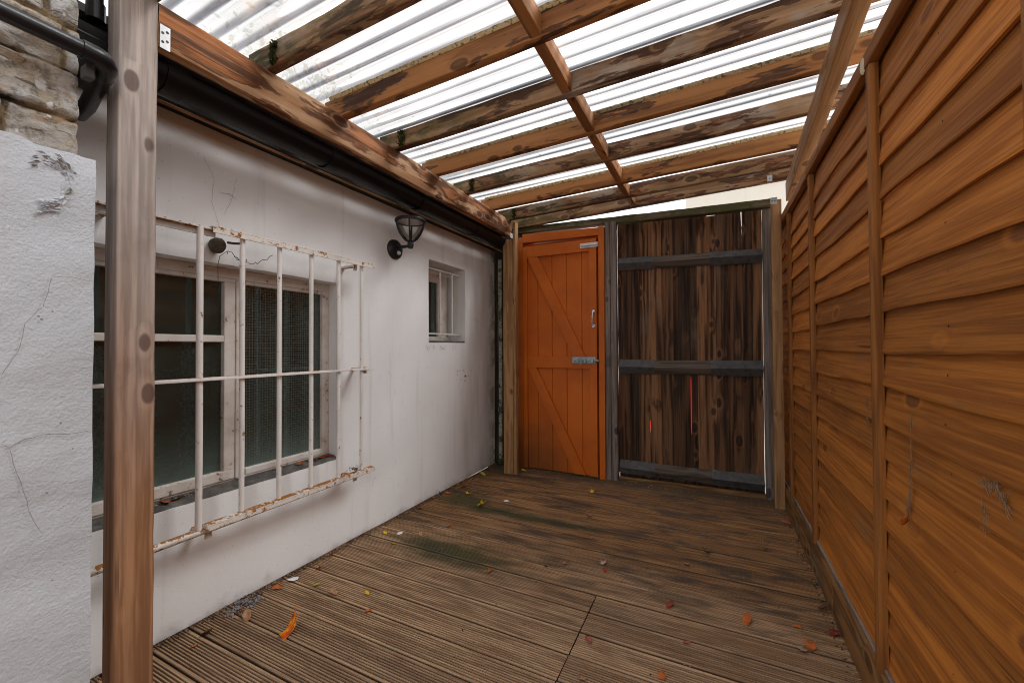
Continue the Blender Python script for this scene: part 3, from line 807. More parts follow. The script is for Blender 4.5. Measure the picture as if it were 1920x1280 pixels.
# sill debris leaves -> things further down
# ------------------------------------------------------------------ gutter
gut = thing('gutter', 'black half round gutter under the pergola beam along the house eaves', 'gutter', (-1.66, 1.9, 1.95))
gm = MB()
N = 14; ys = [.40 + i * .15 for i in range(21)]
for r_, flip in ((.060, 0), (.056, 1)):
    vs = []
    for y in ys:
        for k in range(N + 1):
            a = pi + pi * k / N
            vs.append((-1.662 + cos(a) * r_, y, 2.008 + sin(a) * r_ * .98 + (.006 if k in (0, N) else 0) - (y - .4) * .0012))
    gm.add(vs, [(i * (N + 1) + k, i * (N + 1) + k + 1, (i + 1) * (N + 1) + k + 1, (i + 1) * (N + 1) + k) for i in range(len(ys) - 1) for k in range(N)])
gm.build('channel', M['gutter'], gut, smooth=True, sharp=60)
for yb in (.735, 1.385, 2.06, 2.72):
    u = MB(); vs = []
    for y in (yb - .03, yb + .03):
        for k in range(N + 1):
            a = pi + pi * k / N; vs.append((-1.662 + cos(a) * .0645, y, 2.007 + sin(a) * .0645 + (.01 if k in (0, N) else 0) - (yb - .4) * .0012))
    u.add(vs, [(k, k + 1, N + 1 + k + 1, N + 1 + k) for k in range(N)])
    for kk in (0, 1):
        y = (yb - .03, yb + .03)[kk]; b = len(u.v)
        vs = []
        for k in range(N + 1):
            a = pi + pi * k / N
            vs += [(-1.662 + cos(a) * .0645, y, 2.007 + sin(a) * .0645 - (yb - .4) * .0012), (-1.662 + cos(a) * .059, y, 2.007 + sin(a) * .059 - (yb - .4) * .0012)]
        u.add(vs, [(2 * k, 2 * k + 1, 2 * k + 3, 2 * k + 2) for k in range(N)])
    u.build('union_bracket', M['gutter'], gut, smooth=True)
hp = MB()
hp.hexa([(-1.63, .50, 1.86), (-1.70, .50, 1.86), (-1.70, .575, 1.86), (-1.63, .575, 1.86)], [(-1.597, .475, 1.985), (-1.73, .475, 1.985), (-1.73, .62, 1.985), (-1.597, .62, 1.985)])
hp.build('outlet', M['gutter'], gut, bev=.006)
dp = thing('downpipe', 'thin mossy grey green pipe rising at the far corner of the house wall', 'pipe', (-1.80, 3.42, 0))
pm = MB(); pm.tube([(-1.800, 3.415, 0), (-1.797, 3.415, 1.0), (-1.800, 3.415, 1.90)], .017, 10); pm.build('pipe', wood('mossy_pipe_paint', 'X', (.33, .34, .25), (.20, .20, .14), moss=.6), dp, smooth=True)
for z in (.5, 1.4):
    pc = MB(); pc.lathe([(.017, -.02), (.022, -.02), (.022, .02), (.017, .02)], (-1.799, 3.415, z), n=10); pc.build('collar', M['strap'], dp, smooth=True)
cb = MB(); cb.box(-1.96, -1.47, 3.455, 3.475, -.1, 2.24)
tag(cb.build('corner_board', M['dark_board'], None, (-1.8, 3.46, 0)), 'dark upright board closing the gap between house wall and far left post', 'board')

# ------------------------------------------------------------------ nearer wall at the left edge
nw = thing('stone_wall', 'nearer wall at the left edge with white render below and bare rubble stone above', 'wall', (-1.7, -.4, 0))
m = wall_mesh(-1.503, -2.2, .497, -.1, 1.592, [], .022, .006, 7, .36, topjit=.012)
XN = -1.503
def nwp(px, py):     # helper: pixel of the photograph -> (y,z) on the rendered face of this wall
    dd = fw + R_ * ((px - 960) / 769.7) - U_ * ((py - 640) / 769.7)
    q = Vector((0, 0, 1.08)) + dd * (XN / dd.x); return (q.y, q.z)
for s, (pl, wd) in enumerate([([(175, 528), (130, 520), (95, 520), (78, 575), (45, 608), (30, 660), (0, 705)], .0009), ([(0, 834), (16, 838), (45, 822), (75, 815), (130, 812), (172, 806)], .0012),
                              ([(16, 838), (30, 885), (48, 935), (60, 975), (78, 1000)], .0009)]):
    ribbon(m, XN + .0055, [nwp(*q) for q in pl], wd, 1, seed=s)
rp = random.Random(5)
for i in range(120):      # curled flakes round the blown patch of render
    a = rp.uniform(-2.2, 1.9); rr = rp.gauss(1, .16)
    cx, cy = 85 + cos(a) * 44 * rr, 345 + sin(a) * 45 * rr
    y, z = nwp(cx, cy); ln = rp.uniform(.003, .010); b = a + pi / 2 + rp.uniform(-.5, .5)
    t1 = (cos(b) * ln, -sin(b) * ln); n1 = (-t1[1] * .3, t1[0] * .3)
    m.add([(XN + .004, y - t1[0], z - t1[1]), (XN + .008, y + n1[0], z + n1[1]), (XN + .004, y + t1[0], z + t1[1]), (XN + .003, y - n1[0], z - n1[1])], [(0, 1, 2), (0, 2, 3)], 2 if i % 10 == 0 else (1 if i % 5 == 1 else 0))
for i in range(9):
    y, z = nwp(rp.uniform(70, 135), rp.uniform(560, 1100))
    m.disc((XN + .0062, y, z), (1, 0, 0), rp.uniform(.0015, .003), 6, 1)
m.build('render', [M['near_wall'], M['dirt_dark'], M['chip']], nw, smooth=True, sharp=50)
# stone courses as one displaced face: irregular long blocks with recessed mortar
sm = MB(); joint = []; stn = []
rs = random.Random(9)
courses = []; zc = 1.50
while zc < 3.1:
    h = rs.uniform(.085, .14); row = []; y = -2.4 + rs.uniform(0, .2)
    while y < .7:
        L = rs.uniform(.22, .48); row.append((y, y + L, rs.random())); y += L
    courses.append((zc, zc + h, row)); zc += h
def stone_at(y, z):
    yy = y + noise.noise(Vector((y * 5, z * 5, 3))) * .02; zz = z + noise.noise(Vector((y * 6, z * 9, 7))) * .020 + .03 * sin(y * 3.1)
    for (a, b, row) in courses:
        if a <= zz < b:
            for (p, q, r) in row:
                if p <= yy < q: return min(zz - a, b - zz, yy - p, q - yy), r
    return 0, 0
YS = [-.35 + i * .0085 for i in range(97)]; YS[-1] = .466
ZS = [1.55 + i * .0085 for i in range(150)]
for y in YS:
    for z in ZS:
        e, r = stone_at(y, z)
        jn = max(0, 1 - e / .012)
        dx = -.016 * jn + noise.fractal(Vector((y * 15, z * 27, r * 9)), 1, 2, 6) * .013 + noise.noise(Vector((y * 70, z * 90, r))) * .004 + (r - .5) * .012
        sm.v.append(Vector((-1.519 + dx, y + (noise.noise(Vector((z * 14, 0, 1))) * .006 if y > .455 else 0), z))); joint.append(jn); stn.append(r)
nz_ = len(ZS)
for i in range(len(YS) - 1):
    for jz in range(nz_ - 1):
        sm.f.append((i * nz_ + jz, (i + 1) * nz_ + jz, (i + 1) * nz_ + jz + 1, i * nz_ + jz + 1)); sm.m.append(0)
b0 = len(sm.v); i = len(YS) - 1
for jz in range(nz_):
    sm.v.append(Vector((-1.86, .462, ZS[jz]))); joint.append(0.0); stn.append(.4)
for jz in range(nz_ - 1): sm.f.append((i * nz_ + jz, b0 + jz, b0 + jz + 1, i * nz_ + jz + 1)); sm.m.append(0)
sm.attr = {'joint': joint, 'stone': stn}
sm.build('stonework', M['stone'], nw, smooth=True, sharp=70)
bk = MB(); bk.box(-2.6, -1.56, -2.2, .30, -.1, 2.8); bk.build('core', M['near_wall'], nw)

pp = thing('waste_pipe', 'black plastic waste pipe running along the stone wall to an elbow by the post', 'pipe', (-1.46, 0, 1.855))
p1 = MB(); p1.tube([(-1.462, -.9, 1.862), (-1.458, -.2, 1.857), (-1.455, .455, 1.853)], .021, 14); p1.build('pipe', M['black'], pp, smooth=True)
p2 = MB(); arc = [(-1.455, .452, 1.853), (-1.455, .478, 1.853)]
for k in range(1, 7):
    a = pi / 2 * k / 6; arc.append((-1.455 - (1 - cos(a)) * .035, .478 + sin(a) * .032, 1.853 - (1 - cos(a)) * .012))
arc += [(-1.52, .514, 1.836)]
p2.tube(arc, .0245, 14); p2.build('elbow', M['black'], pp, smooth=True)
p3 = MB(); p3.tube([(-1.515, .515, 1.838), (-1.66, .530, 1.80), (-1.72, .53, 1.79)], .0205, 12); p3.build('pipe', M['black'], pp, smooth=True)
p4 = MB(); p4.box(-1.512, -1.478, .468, .488, 1.80, 1.834); p4.build('clip', M['strap'], pp, bev=.003)
vp = MB(); vp.tube([(-1.625, .535, 2.9), (-1.625, .535, 2.06)], .018, 12); vp.lathe([(.018, .0), (.0225, 0), (.0225, .05), (.018, .05)], (-1.625, .535, 2.045), n=12)
tag(vp.build('vent_pipe', M['black'], None, (-1.625, .535, 2.05), smooth=True), 'thin upright black pipe ending above the gutter outlet beside the front post', 'pipe')

# ------------------------------------------------------------------ pergola
perg = thing('pergola', 'timber pergola lean-to with brown rafters under clear corrugated sheets', 'pergola', (-.6, 1.9, 0))
S = .033
def zr(x): return 2.151 + S * (x + 1.53)
# posts
o = timber('post', perg, (-1.569, .601, -.1), (-1.569, .601, 2.165), .078, .093, M['post'], up=(0, 1, 0), seed=3, jit=.002, ch=.006)
o['label'] = 'front post, weathered grey above and brown below'
timber('post', perg, (-1.583, 3.172, -.1), (-1.583, 3.172, 2.008), .092, .050, M['post_far'], up=(0, 1, 0), seed=5)
timber('post', perg, (-1.520, 3.175, -.1), (-1.520, 3.175, 2.148), .024, .058, M['post_far'], up=(0, 1, 0), seed=6)
timber('post', perg, (.386, 3.262, -.1), (.386, 3.262, 2.06), .058, .055, M['post_far'], up=(0, 1, 0), seed=7)
timber('post', perg, (.386, .42, -.1), (.386, .42, 2.10), .07, .07, M['post_far'], up=(0, 1, 0), seed=8)
# plate beam on the left, side beam on the right
o = timber('plate_beam', perg, (-1.5525, .6485, 2.084), (-1.5525, 3.120, 2.084), .045, .134, M['beam'], seed=11, jit=.0016, ch=.004)
o['label'] = 'long plate beam over the gutter with dark stain patches'
timber('side_beam', perg, (.349 + .029 * .4, .40, 2.176), (.478, 3.30, 2.118), .054, .085, M['beam_r'], seed=12, jit=.003, ch=.004, h2=.125)
RY = [.63, 1.007, 1.362, 1.718, 2.086, 2.43, 2.812, 3.10, 3.345]
for i, y in enumerate(RY):
    old = i in (0, 1, 3, 5, 7, 8)
    xa, xb = (-1.64, .78)
    hh = .092
    o = timber('rafter', perg, (xa, y, zr(xa) + hh / 2 + .001), (xb, y + (.004 if i % 2 else -.003), zr(xb) + hh / 2 + .001), .040, hh, M['rafter_old' if old else 'rafter_new'], seed=20 + i, jit=.0028, ch=.003)
    if old and i in (1, 3, 5, 7): o['label'] = 'weathered rafter with green moss at its gutter end'
    if not old:
        # lumpy filler strip squeezed between rafter and sheet
        f_ = MB(); n = 150; vs = []
        for k in range(n + 1):
            x = -1.60 + 2.2 * k / n
            a = noise.noise(Vector((x * 30, i * 3, 0))) * .003; b = noise.noise(Vector((x * 55, i * 3, 4))) * .003
            z0 = zr(x) + hh + .002
            vs += [(x, y - .0225 + a * .4, z0 - .010 + b), (x, y - .033 + a * 1.6, z0 + .003 + b), (x, y - .024, z0 + .0125 + b), (x, y + .015, z0 + .012)]
        f_.add(vs, [(4 * k + q, 4 * k + q + 1, 4 * k + q + 5, 4 * k + q + 4) for k in range(n) for q in range(3)])
        f_.build('filler_strip', M['filler'], o, smooth=False)
# fix sub-part placement for filler strips (their parents carry a rotation)
for o in [q for q in C.objects if q.name.startswith('filler_strip')]:
    par = o.parent; off = wloc(par)
    o.matrix_basis = (Matrix.Translation(wloc(perg)) @ par.matrix_basis).inverted() @ Matrix.Translation(off)
# moss lumps at the gutter end of the weathered rafters
rm = random.Random(4)
def clump(c, r, n, mat, name, parent=None, loc=None, flat=1.0, size=.010):
    m_ = MB()
    for k in range(n):
        v = Vector((rm.gauss(0, 1), rm.gauss(0, 1), rm.gauss(0, 1))).normalized() * r * rm.uniform(.3, 1)
        v = Vector((v.x, v.y, v.z * flat)); p = Vector(c) + v
        a = Vector((rm.gauss(0, 1), rm.gauss(0, 1), rm.gauss(0, 1))).normalized(); b = a.cross(Vector((rm.gauss(0, 1), rm.gauss(0, 1), rm.gauss(0, 1)))).normalized()
        s = size * rm.uniform(.6, 1.4)
        m_.add([p - a * s, p + b * s * .6, p + a * s, p - b * s * .6], [(0, 1, 2, 3)])
    return m_.build(name, mat, parent, loc)
for i, y in enumerate(RY):
    if i in (1, 3, 5, 7):
        x = -1.485
        m_ = MB()
        for k in range(260):
            px = x + rm.gauss(0, .012); fr_ = rm.random(); pz = zr(x) + .088 * fr_
            p = Vector((px, y - .0215 - abs(rm.gauss(0, .004)), pz)); s = rm.uniform(.002, .0055)
            a = Vector((rm.gauss(0, 1), rm.gauss(0, .4), rm.gauss(0, 1))).normalized(); b = a.cross(Vector((rm.gauss(0, 1), rm.gauss(0, 1), rm.gauss(0, 1)))).normalized()
            m_.add([p - a * s, p + b * s, p + a * s, p - b * s], [(0, 1, 2, 3)])
        m_.build('moss', M['moss'], perg)
# noggings between rafters
for i, (a, b) in enumerate(zip(RY, RY[1:])):
    x = -.564 + .004 * (i % 2)
    timber('nogging', perg, (x, a + .0205, zr(x) + .003 + .040), (x, b - .0205, zr(x) + .003 + .040), .044, .080, M['rafter_new'], seed=50 + i, jit=.001)
# metal angle brackets
def plate(parent, corners, holes, nrm, mat=M['galv_pale']):
    m_ = MB(); n = Vector(nrm).normalized() * .0025
    cs_ = [Vector(c) for c in corners]
    m_.hexa([c for c in cs_], [c + n for c in cs_])
    for h in holes: m_.disc(Vector(h) + n * 1.25, nrm, .0042, 8, 1)
    return m_.build('bracket', [mat, M['rust']], parent)
plate(perg, [(-1.5285, .6495, 2.012), (-1.5285, .676, 2.012), (-1.5285, .676, 2.085), (-1.5285, .6495, 2.085)], [(-1.5285, .656, 2.060), (-1.5285, .668, 2.068), (-1.5285, .656, 2.032), (-1.5285, .668, 2.039)], (1, 0, 0))
plate(perg, [(-1.532, 3.095, 2.006), (-1.532, 3.142, 2.006), (-1.532, 3.142, 2.045), (-1.532, 3.095, 2.045)], [(-1.532, 3.118, 2.025)], (1, 0, 0))
plate(perg, [(.352, 3.2345, 2.075), (.392, 3.2345, 2.075), (.392, 3.2345, 2.03), (.352, 3.2345, 2.03)], [(.362, 3.2345, 2.052), (.378, 3.2345, 2.052)], (0, -1, 0), M['galv'])
plate(perg, [(.345, 3.3245, 2.218), (.375, 3.3245, 2.218), (.375, 3.3245, 2.26), (.345, 3.3245, 2.26)], [(.36, 3.3245, 2.238)], (0, -1, 0), M['galv'])
# corrugated sheets
nper = 9
edges = [.42, 1.05, 1.68, 2.31, 2.94, 3.50]
for i in range(5):
    m_ = MB(); y0, y1 = edges[i], edges[i + 1] + .05
    ny = int((y1 - y0) / PITCH * 14); nx = 26
    lift = .0025 * (i % 2)
    for a in range(nx + 1):
        x = -1.70 + 2.52 * a / nx
        for b in range(ny + 1):
            y = y0 + (y1 - y0) * b / ny
            wv = noise.noise(Vector((x * 1.5, y * 2, 3))) * .0022
            m_.v.append(Vector((x, y, zr(x) + .092 + .0105 + .0088 * sin(2 * pi * y / PITCH) + wv + lift)))
    m_.f = [(a * (ny + 1) + b, a * (ny + 1) + b + 1, (a + 1) * (ny + 1) + b + 1, (a + 1) * (ny + 1) + b) for a in range(nx) for b in range(ny)]
    m_.m = [0] * len(m_.f)
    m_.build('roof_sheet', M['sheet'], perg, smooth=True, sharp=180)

# ------------------------------------------------------------------ window grille
gr = thing('window_grille', 'rusty white painted bar grille standing off the wide window', 'window grille', (-1.745, 1.2, .39))
def angle_rail(m_, y0, y1, z, t, wx=.030, hz=.028, down=True):
    m_.box(-1.745 - .002, -1.745 + wx, y0, y1, z - t, z)
    m_.box(-1.745 + wx - t, -1.745 + wx, y0, y1, z - hz if down else z, z - t if down else z + hz)
a1 = MB(); a1.box(-1.757, -1.733, .42, .930, 1.538, 1.546); a1.box(-1.757, -1.752, .42, .930, 1.515, 1.538)
a1.build('rail', M['grille_rail'], gr, bev=.0012)
a2 = MB(); a2.box(-1.752, -1.720, .905, 1.742, 1.5465, 1.5525); a2.box(-1.724, -1.720, .905, 1.742, 1.526, 1.5465)
a2.build('rail', M['grille_rail'], gr, bev=.0012)
a3 = MB(); a3.box(-1.760, -1.722, .42, 1.738, .957, .969); a3.build('rail', M['grille'], gr, bev=.002)
a4 = MB(); a4.tube([(-1.742, .42, .386), (-1.742, .90, .391), (-1.742, 1.72, .394)], .0135, 10); a4.build('rail', M['grille_rail'], gr, smooth=True)
a5 = MB(); a5.box(-1.750, -1.712, .892, 1.738, .4085, .4145); a5.box(-1.716, -1.712, .892, 1.738, .392, .4085)
a5.box(-1.750, -1.712, .886, .892, .400, .4145)
a5.build('rail', M['grille_rail'], gr, bev=.0012)
for y, r_ in ((.714, .0100), (.871, .0115), (1.027, .0100), (1.188, .0100), (1.350, .0100), (1.510, .0100), (1.665, .0095)):
    b_ = MB(); b_.tube([(-1.742, y, .395), (-1.742, y + .001, .75), (-1.742, y, 1.10), (-1.742, y, 1.545)], r_, 10)
    b_.build('bar', M['grille'], gr, smooth=True)
for (y, z) in ((.62, 1.53), (1.63, 1.525), (.91, .375), (1.63, .385), (1.70, .962)):
    b_ = MB(); b_.box(XW - .002, -1.755, y - .012, y + .012, z - .006, z + .006); b_.box(-1.756, -1.750, y - .012, y + .012, z - .024, z + .012)
    b_.build('bracket', M['grille_rail'], gr, bev=.001)
lug = MB(); lug.lathe([(.0, .0), (.021, .002), (.024, .02), (.023, .045), (.017, .060), (.008, .066), (0, .067)], (XW - .001, .972, 1.505), (1, 0, -.15), 14, squash=(1, 1.35))
lug.tube([(-1.79, .995, 1.515), (-1.772, 1.01, 1.512), (-1.765, 1.03, 1.515), (-1.765, 1.04, 1.53)], .005, 8)
tag(lug.build('iron_lug', M['rust'], None, (XW, .972, 1.505), smooth=True), 'rusty rounded iron lug on the wall under the top rail of the grille', 'wall fitting')
tw = MB(); pts = []
for k in range(16):
    f_ = k / 15; pts.append((-1.815 + .01 * sin(k), 1.01 + .19 * f_, 1.485 - .045 * sin(pi * f_) + .02 * f_ + .006 * sin(k * 2.3)))
tw.tube(pts, .0014, 6)
tw.tube([(-1.82, 1.01, 1.485), (-1.825, .985, 1.46), (-1.82, .975, 1.42), (-1.826, .98, 1.36)], .0012, 6)
for k in range(7): p = pts[k]; tw.tube([p, (p[0] + .01, p[1] + random.uniform(-.02, .02), p[2] + random.uniform(-.02, .015))], .0014, 5)
tag(tw.build('dry_vine', M['twig'], None, (-1.815, 1.01, 1.48)), 'dry brown vine stem sagging between the grille and the window head', 'vine')
dw = MB()
for k in range(60):
    y = 1.62 + rm.gauss(0, .018); z = .425 + abs(rm.gauss(0, .008)); x = -1.745 + rm.gauss(0, .012); s = rm.uniform(.004, .011)
    a = Vector((rm.gauss(0, 1), rm.gauss(0, 1), rm.gauss(0, .6))).normalized(); b = a.cross(Vector((0, .3, 1))).normalized()
    p = Vector((x, y, z)); dw.add([p - a * s, p + b * s * .7, p + a * s, p - b * s * .7], [(0, 1, 2, 3)])
tag(dw.build('cobweb', M['web'], None, (-1.745, 1.62, .415)), 'grey dusty cobweb lump on the right end of the grille bottom rail', 'cobweb')
# bars of the small window
g2 = thing('window_grille', 'small plain two bar grille set in the small far window', 'window grille', (-1.89, 2.64, 1.18))
for z in (1.672, 1.184):
    b_ = MB(); b_.box(-1.905, -1.888, 2.398, 2.880, z - .006, z + .006); b_.build('rail', M['white_paint_bar'], g2, bev=.001)
for y in (2.447, 2.607, 2.768):
    b_ = MB(); b_.tube([(-1.9, y, 1.19), (-1.9, y, 1.666)], .008, 8); b_.build('bar', M['white_paint_bar'], g2, smooth=True)

# ------------------------------------------------------------------ wall lamp
lamp = thing('wall_lamp', 'black outdoor wall lantern with clear bowl on a short arm', 'wall lamp', (XW, 2.037, 1.71))
b_ = MB(); b_.lathe([(0, .030), (.030, .030), (.052, .026), (.062, .016), (.065, .0)], (XW - .001, 2.037, 1.712), (1, 0, 0), 28)
pl = b_.build('back_plate', M['lamp_black'], lamp, smooth=True)
b_ = MB(); b_.lathe([(0, .018), (.008, .016), (.012, .008), (.013, 0)], (XW + .028, 2.045, 1.690), (1, 0, -.25), 14); b_.build('sensor', M['sensor'], pl, smooth=True)
XL = -1.711
b_ = MB(); b_.tube([(XW + .02, 2.037, 1.722), (XL - .02, 2.037, 1.722)], .010, 10); b_.lathe([(0, -.022), (.014, -.020), (.019, -.005), (.020, .012), (.017, .020), (.026, .024), (.026, .028), (0, .028)], (XL, 2.037, 1.725), n=16)
b_.build('arm', M['lamp_black'], lamp, smooth=True, sharp=45)
prof = [(.022, 1.752), (.040, 1.768), (.060, 1.796), (.074, 1.828), (.082, 1.858), (.085, 1.876)]
b_ = MB(); b_.lathe([(r_, z - 1.75) for r_, z in prof], (XL, 2.037, 1.75), n=32); b_.build('glass_shade', M['lamp_glass'], lamp, smooth=True)
b_ = MB(); b_.lathe([(.080, -.004), (.095, -.004), (.098, .004), (.095, .012), (.06, .020), (.02, .025), (0, .026)], (XL, 2.037, 1.874), n=32); b_.build('cap', M['lamp_black'], lamp, smooth=True, sharp=50)
b_ = MB(); b_.lathe([(.079, -.001), (.04, .004), (0, .005)], (XL, 2.037, 1.8745), n=28); b_.build('pale_disc', M['sensor'], lamp, smooth=True)  # white disc added under the cap to brighten the bowl interior
for k in range(4):
    a = pi / 2 * k + .62
    b_ = MB(); b_.tube([(XL + cos(a) * (r_ + .002), 2.037 + sin(a) * (r_ + .002), z) for r_, z in prof], .0058, 7); b_.build('rib', M['lamp_black'], lamp, smooth=True)

# ------------------------------------------------------------------ orange door
YD = 3.335
door = thing('door', 'orange ledged and braced plank door in the back left corner', 'door', (-1.2, YD, 0))
fr = MB()
fr.box(-.845, -.797, YD, YD + .09, 0, 2.066)                       # right jamb
fr.box(-1.60, -1.532, YD + .012, YD + .09, 0, 2.066)               # left jamb
fr.hexa([(-1.532, YD + .003, 2.012), (-.8455, YD + .003, 2.000), (-.8455, YD + .09, 2.000), (-1.532, YD + .09, 2.012)], [(-1.532, YD + .003, 2.092), (-.8455, YD + .003, 2.064), (-.8455, YD + .09, 2.064), (-1.532, YD + .09, 2.092)])
fr.box(-1.531, -.846, YD + .045, YD + .088, 1.985, 2.000)
fr.box(-.885, -.846, YD + .062, YD + .088, 0, 1.985); fr.box(-1.531, -.886, YD + .064, YD + .088, -.1, .03); fr.box(-1.531, -.886, YD + .062, YD + .088, 1.955, 1.985)
fr.build('door_frame', M['orange'], door, bev=.003)
lf = MB(); n = 5; x0, x1 = -1.528, -.861
for k in range(n):
    a = x0 + (x1 - x0) * k / n; b = x0 + (x1 - x0) * (k + 1) / n
    pr_ = [(a + .0005, YD + .060), (a + .0005, YD + .034), (a + .005, YD + .029), (b - .005, YD + .029), (b - .0005, YD + .034), (b - .0005, YD + .060)]
    lf.add([(x, y, .012) for x, y in pr_] + [(x, y, 1.978) for x, y in pr_], [tuple(range(6)), tuple(range(11, 5, -1))] + [(i, (i + 1) % 6, 6 + (i + 1) % 6, 6 + i) for i in range(6)])
leaf_ = lf.build('door_leaf', M['orange'], door)
def dbox(nm, x0, x1, z0, z1, y0=YD + .004, y1=YD + .028):
    m_ = MB(); m_.box(x0, x1, y0, y1, z0, z1); return m_.build(nm, M['orange'], leaf_, bev=.002)
dbox('ledge', -1.487, -.9255, 1.877, 1.975); dbox('ledge', -1.487, -.9255, .900, 1.000)
dbox('stile', -.925, -.862, .012, 1.976, YD + .003); dbox('stile', -1.527, -1.488, .012, 1.976, YD + .003)
def brace(p, q, r_, s):
    m_ = MB(); y0, y1 = YD + .005, YD + .028
    pts = [p, q, r_, s]
    m_.hexa([(x, y0, z) for x, z in pts], [(x, y1, z) for x, z in pts]); return m_.build('brace', M['orange'], leaf_, bev=.002)
brace((-1.486, 1.876), (-1.385, 1.876), (-.962, 1.001), (-1.066, 1.001))
brace((-1.486, .899), (-1.402, .899), (-.962, .014), (-1.065, .014))
h_ = MB()
for z in (1.372, 1.252): h_.lathe([(0, .006), (.011, .006), (.014, .003), (.014, 0)], (-.889, YD + .002, z), (0, -1, 0), 12)
arc = [(-.889, YD, 1.370), (-.889, YD - .018, 1.366)] + [(-.889, YD - .018 - .016 * sin(pi * k / 8), 1.366 - .108 * k / 8) for k in range(1, 8)] + [(-.889, YD - .018, 1.258), (-.889, YD, 1.254)]
h_.tube(arc, .0062, 8); h_.build('handle', M['chrome'], leaf_, smooth=True)
bt = MB(); bt.box(-1.072, -.872, YD - .002, YD + .002, .944, .996); bt.tube([(-1.05, YD - .012, .966), (-.84, YD - .012, .966)], .0075, 8)
for xx in (-1.02, -.955, -.895): bt.box(xx - .009, xx + .009, YD - .022, YD - .001, .951, .981)
bt.box(-.992, -.984, YD - .024, YD - .012, .93, .966)
bt.build('bolt', M['bolt'], leaf_, bev=.0015)
lt = MB(); lt.box(-1.000, -.848, YD + .0005, YD + .0027, 1.905, 1.945); lt.tube([(-.99, YD - .006, 1.925), (-.85, YD - .006, 1.925)], .006, 8); lt.box(-.97, -.955, YD - .013, YD, 1.916, 1.934); lt.box(-.90, -.885, YD - .013, YD, 1.916, 1.934)
lt.build('latch', M['galv_pale'], leaf_, bev=.001)

# ------------------------------------------------------------------ boarded gate
gate = thing('gate', 'tall gate of dark weathered vertical boards with three strapped ledges', 'gate', (-.2, 3.44, 0))
timber('post', gate, (-.774, 3.385, -.1), (-.774, 3.385, 2.10), .042, .07, M['grey_post'], up=(0, 1, 0), seed=31)
timber('post', gate, (-.728, 3.392, -.1), (-.728, 3.392, 2.10), .046, .07, M['grey_post'], up=(0, 1, 0), seed=32)
timber('post', gate, (.3535, 3.455, -.1), (.352, 3.455, 2.075), .055, .07, M['grey_post'], up=(0, 1, 0), seed=33)
kp = MB(); kp.box(-.789, -.757, 3.335, 3.352, .925, 1.0); kp.build('keeper', M['strap'], gate, bev=.002)
gb = MB(); rg_ = random.Random(17); x = -.704; YG = 3.462
x = -.712; xs = [x]
while x < .318:
    x += rg_.uniform(.062, .098); xs.append(min(x, .320))
if xs[-1] - xs[-2] < .03: xs.pop(-2)
# two joints are moved to where the light comes through
def snap(v):
    i = min(range(1, len(xs) - 1), key=lambda q: abs(xs[q] - v)); xs[i] = v
for v in (-.16, -.464, .197): snap(v)
for k in range(len(xs) - 1):
    a, b = xs[k], xs[k + 1]; gap = -.002
    ga = gap; gb2 = gap
    yo = (-.0055 if k % 2 else .0055) + rg_.uniform(-.002, .002); zt = 2.113 - .0283 * (a + 1.53) + .012 + rg_.uniform(-.009, .005); zb = .035 + rg_.uniform(-.01, .01)
    
    segs = 34; th = .009
    L = []; Rr = []
    for q in range(segs + 1):
        z = zb + (zt - zb) * q / segs
        gl, gr_ = ga, gb2
        if abs(a + .16) < 1e-6: gl = .0035 if .40 < z < .86 else -.002
        if abs(b + .16) < 1e-6: gr_ = .0030 if .40 < z < .86 else -.002
        if abs(a + .464) < 1e-6: gl = .006 if .40 < z < .47 else -.002
        if abs(b + .464) < 1e-6: gr_ = .003 if .40 < z < .47 else -.002
        if abs(b - .197) < 1e-6: gr_ = -.002 + .010 * max(0, (z - 1.8) / .26)
        e = noise.noise(Vector((a * 30, z * 2, 1))) * .0006
        L.append((a + gl + e, z)); Rr.append((b - gr_ + e, z))
    vs = []
    for (xa, z), (xb, z2) in zip(L, Rr): vs += [(xa, YG + yo, z), (xb, YG + yo, z2), (xb, YG + yo + th, z2), (xa, YG + yo + th, z)]
    fs_ = [(4 * q + i, 4 * q + (i + 1) % 4, 4 * q + 4 + (i + 1) % 4, 4 * q + 4 + i) for q in range(segs) for i in range(4)] + [(3, 2, 1, 0), tuple(4 * segs + i for i in range(4))]
    gb.add(vs, fs_)
gb.build('boards', M['gate'], gate)
# the ledges: weathered upper chamfer, lower face undercut so that it turns dark; steel straps wrap both ends
for zt, zb, nm in ((1.815, 1.715, 'a'), (.974, .862, 'b'), (.150, .045, 'c')):
    def led(x0, x1, gro, mat, name, par):
        dl = lambda xx: -.030 * (xx + .72) if nm == 'a' else 0.0
        m_ = MB(); zm = (zt + zb) / 2 - .002
        def prof(xx):
            q = dl(xx); return [(xx, YG - .006, zt + q + gro), (xx, YG - .052 - gro, zm + q + gro * .5), (xx, YG - .016 - gro, zb + q - gro), (xx, YG - .006, zb + q - gro)]
        p, q = prof(x0), prof(x1); m_.hexa(p, q); return m_.build(name, mat, par, bev=.004 if not gro else .001)
    l_ = led(-.700, .318, 0, M['gate_rail'], 'ledge', gate)
    for x0, x1 in ((-.701, -.425), (-.02, .3185)):
        led(x0, x1, .0025, M['strap'], 'strap', l_)
cbd = MB(); cbd.box(.3815, .56, 3.50, 3.52, -.12, 2.0); cbd.build('leak_block_side', M['dark_board'], gate)  # unseen board added to block sky light between gate post and fence
kb = MB(); kb.box(-.71, .324, 3.485, 3.497, -.12, .10); kb.build('leak_block_low', M['dark_board'], gate)  # board added behind the gate to block light under its boards
timber('threshold', gate, (-.70, 3.402, .010), (.325, 3.428, .010), .035, .032, M['threshold'], seed=40)
m_ = MB()
def lz(x): return -.030 * (x + 1.52)
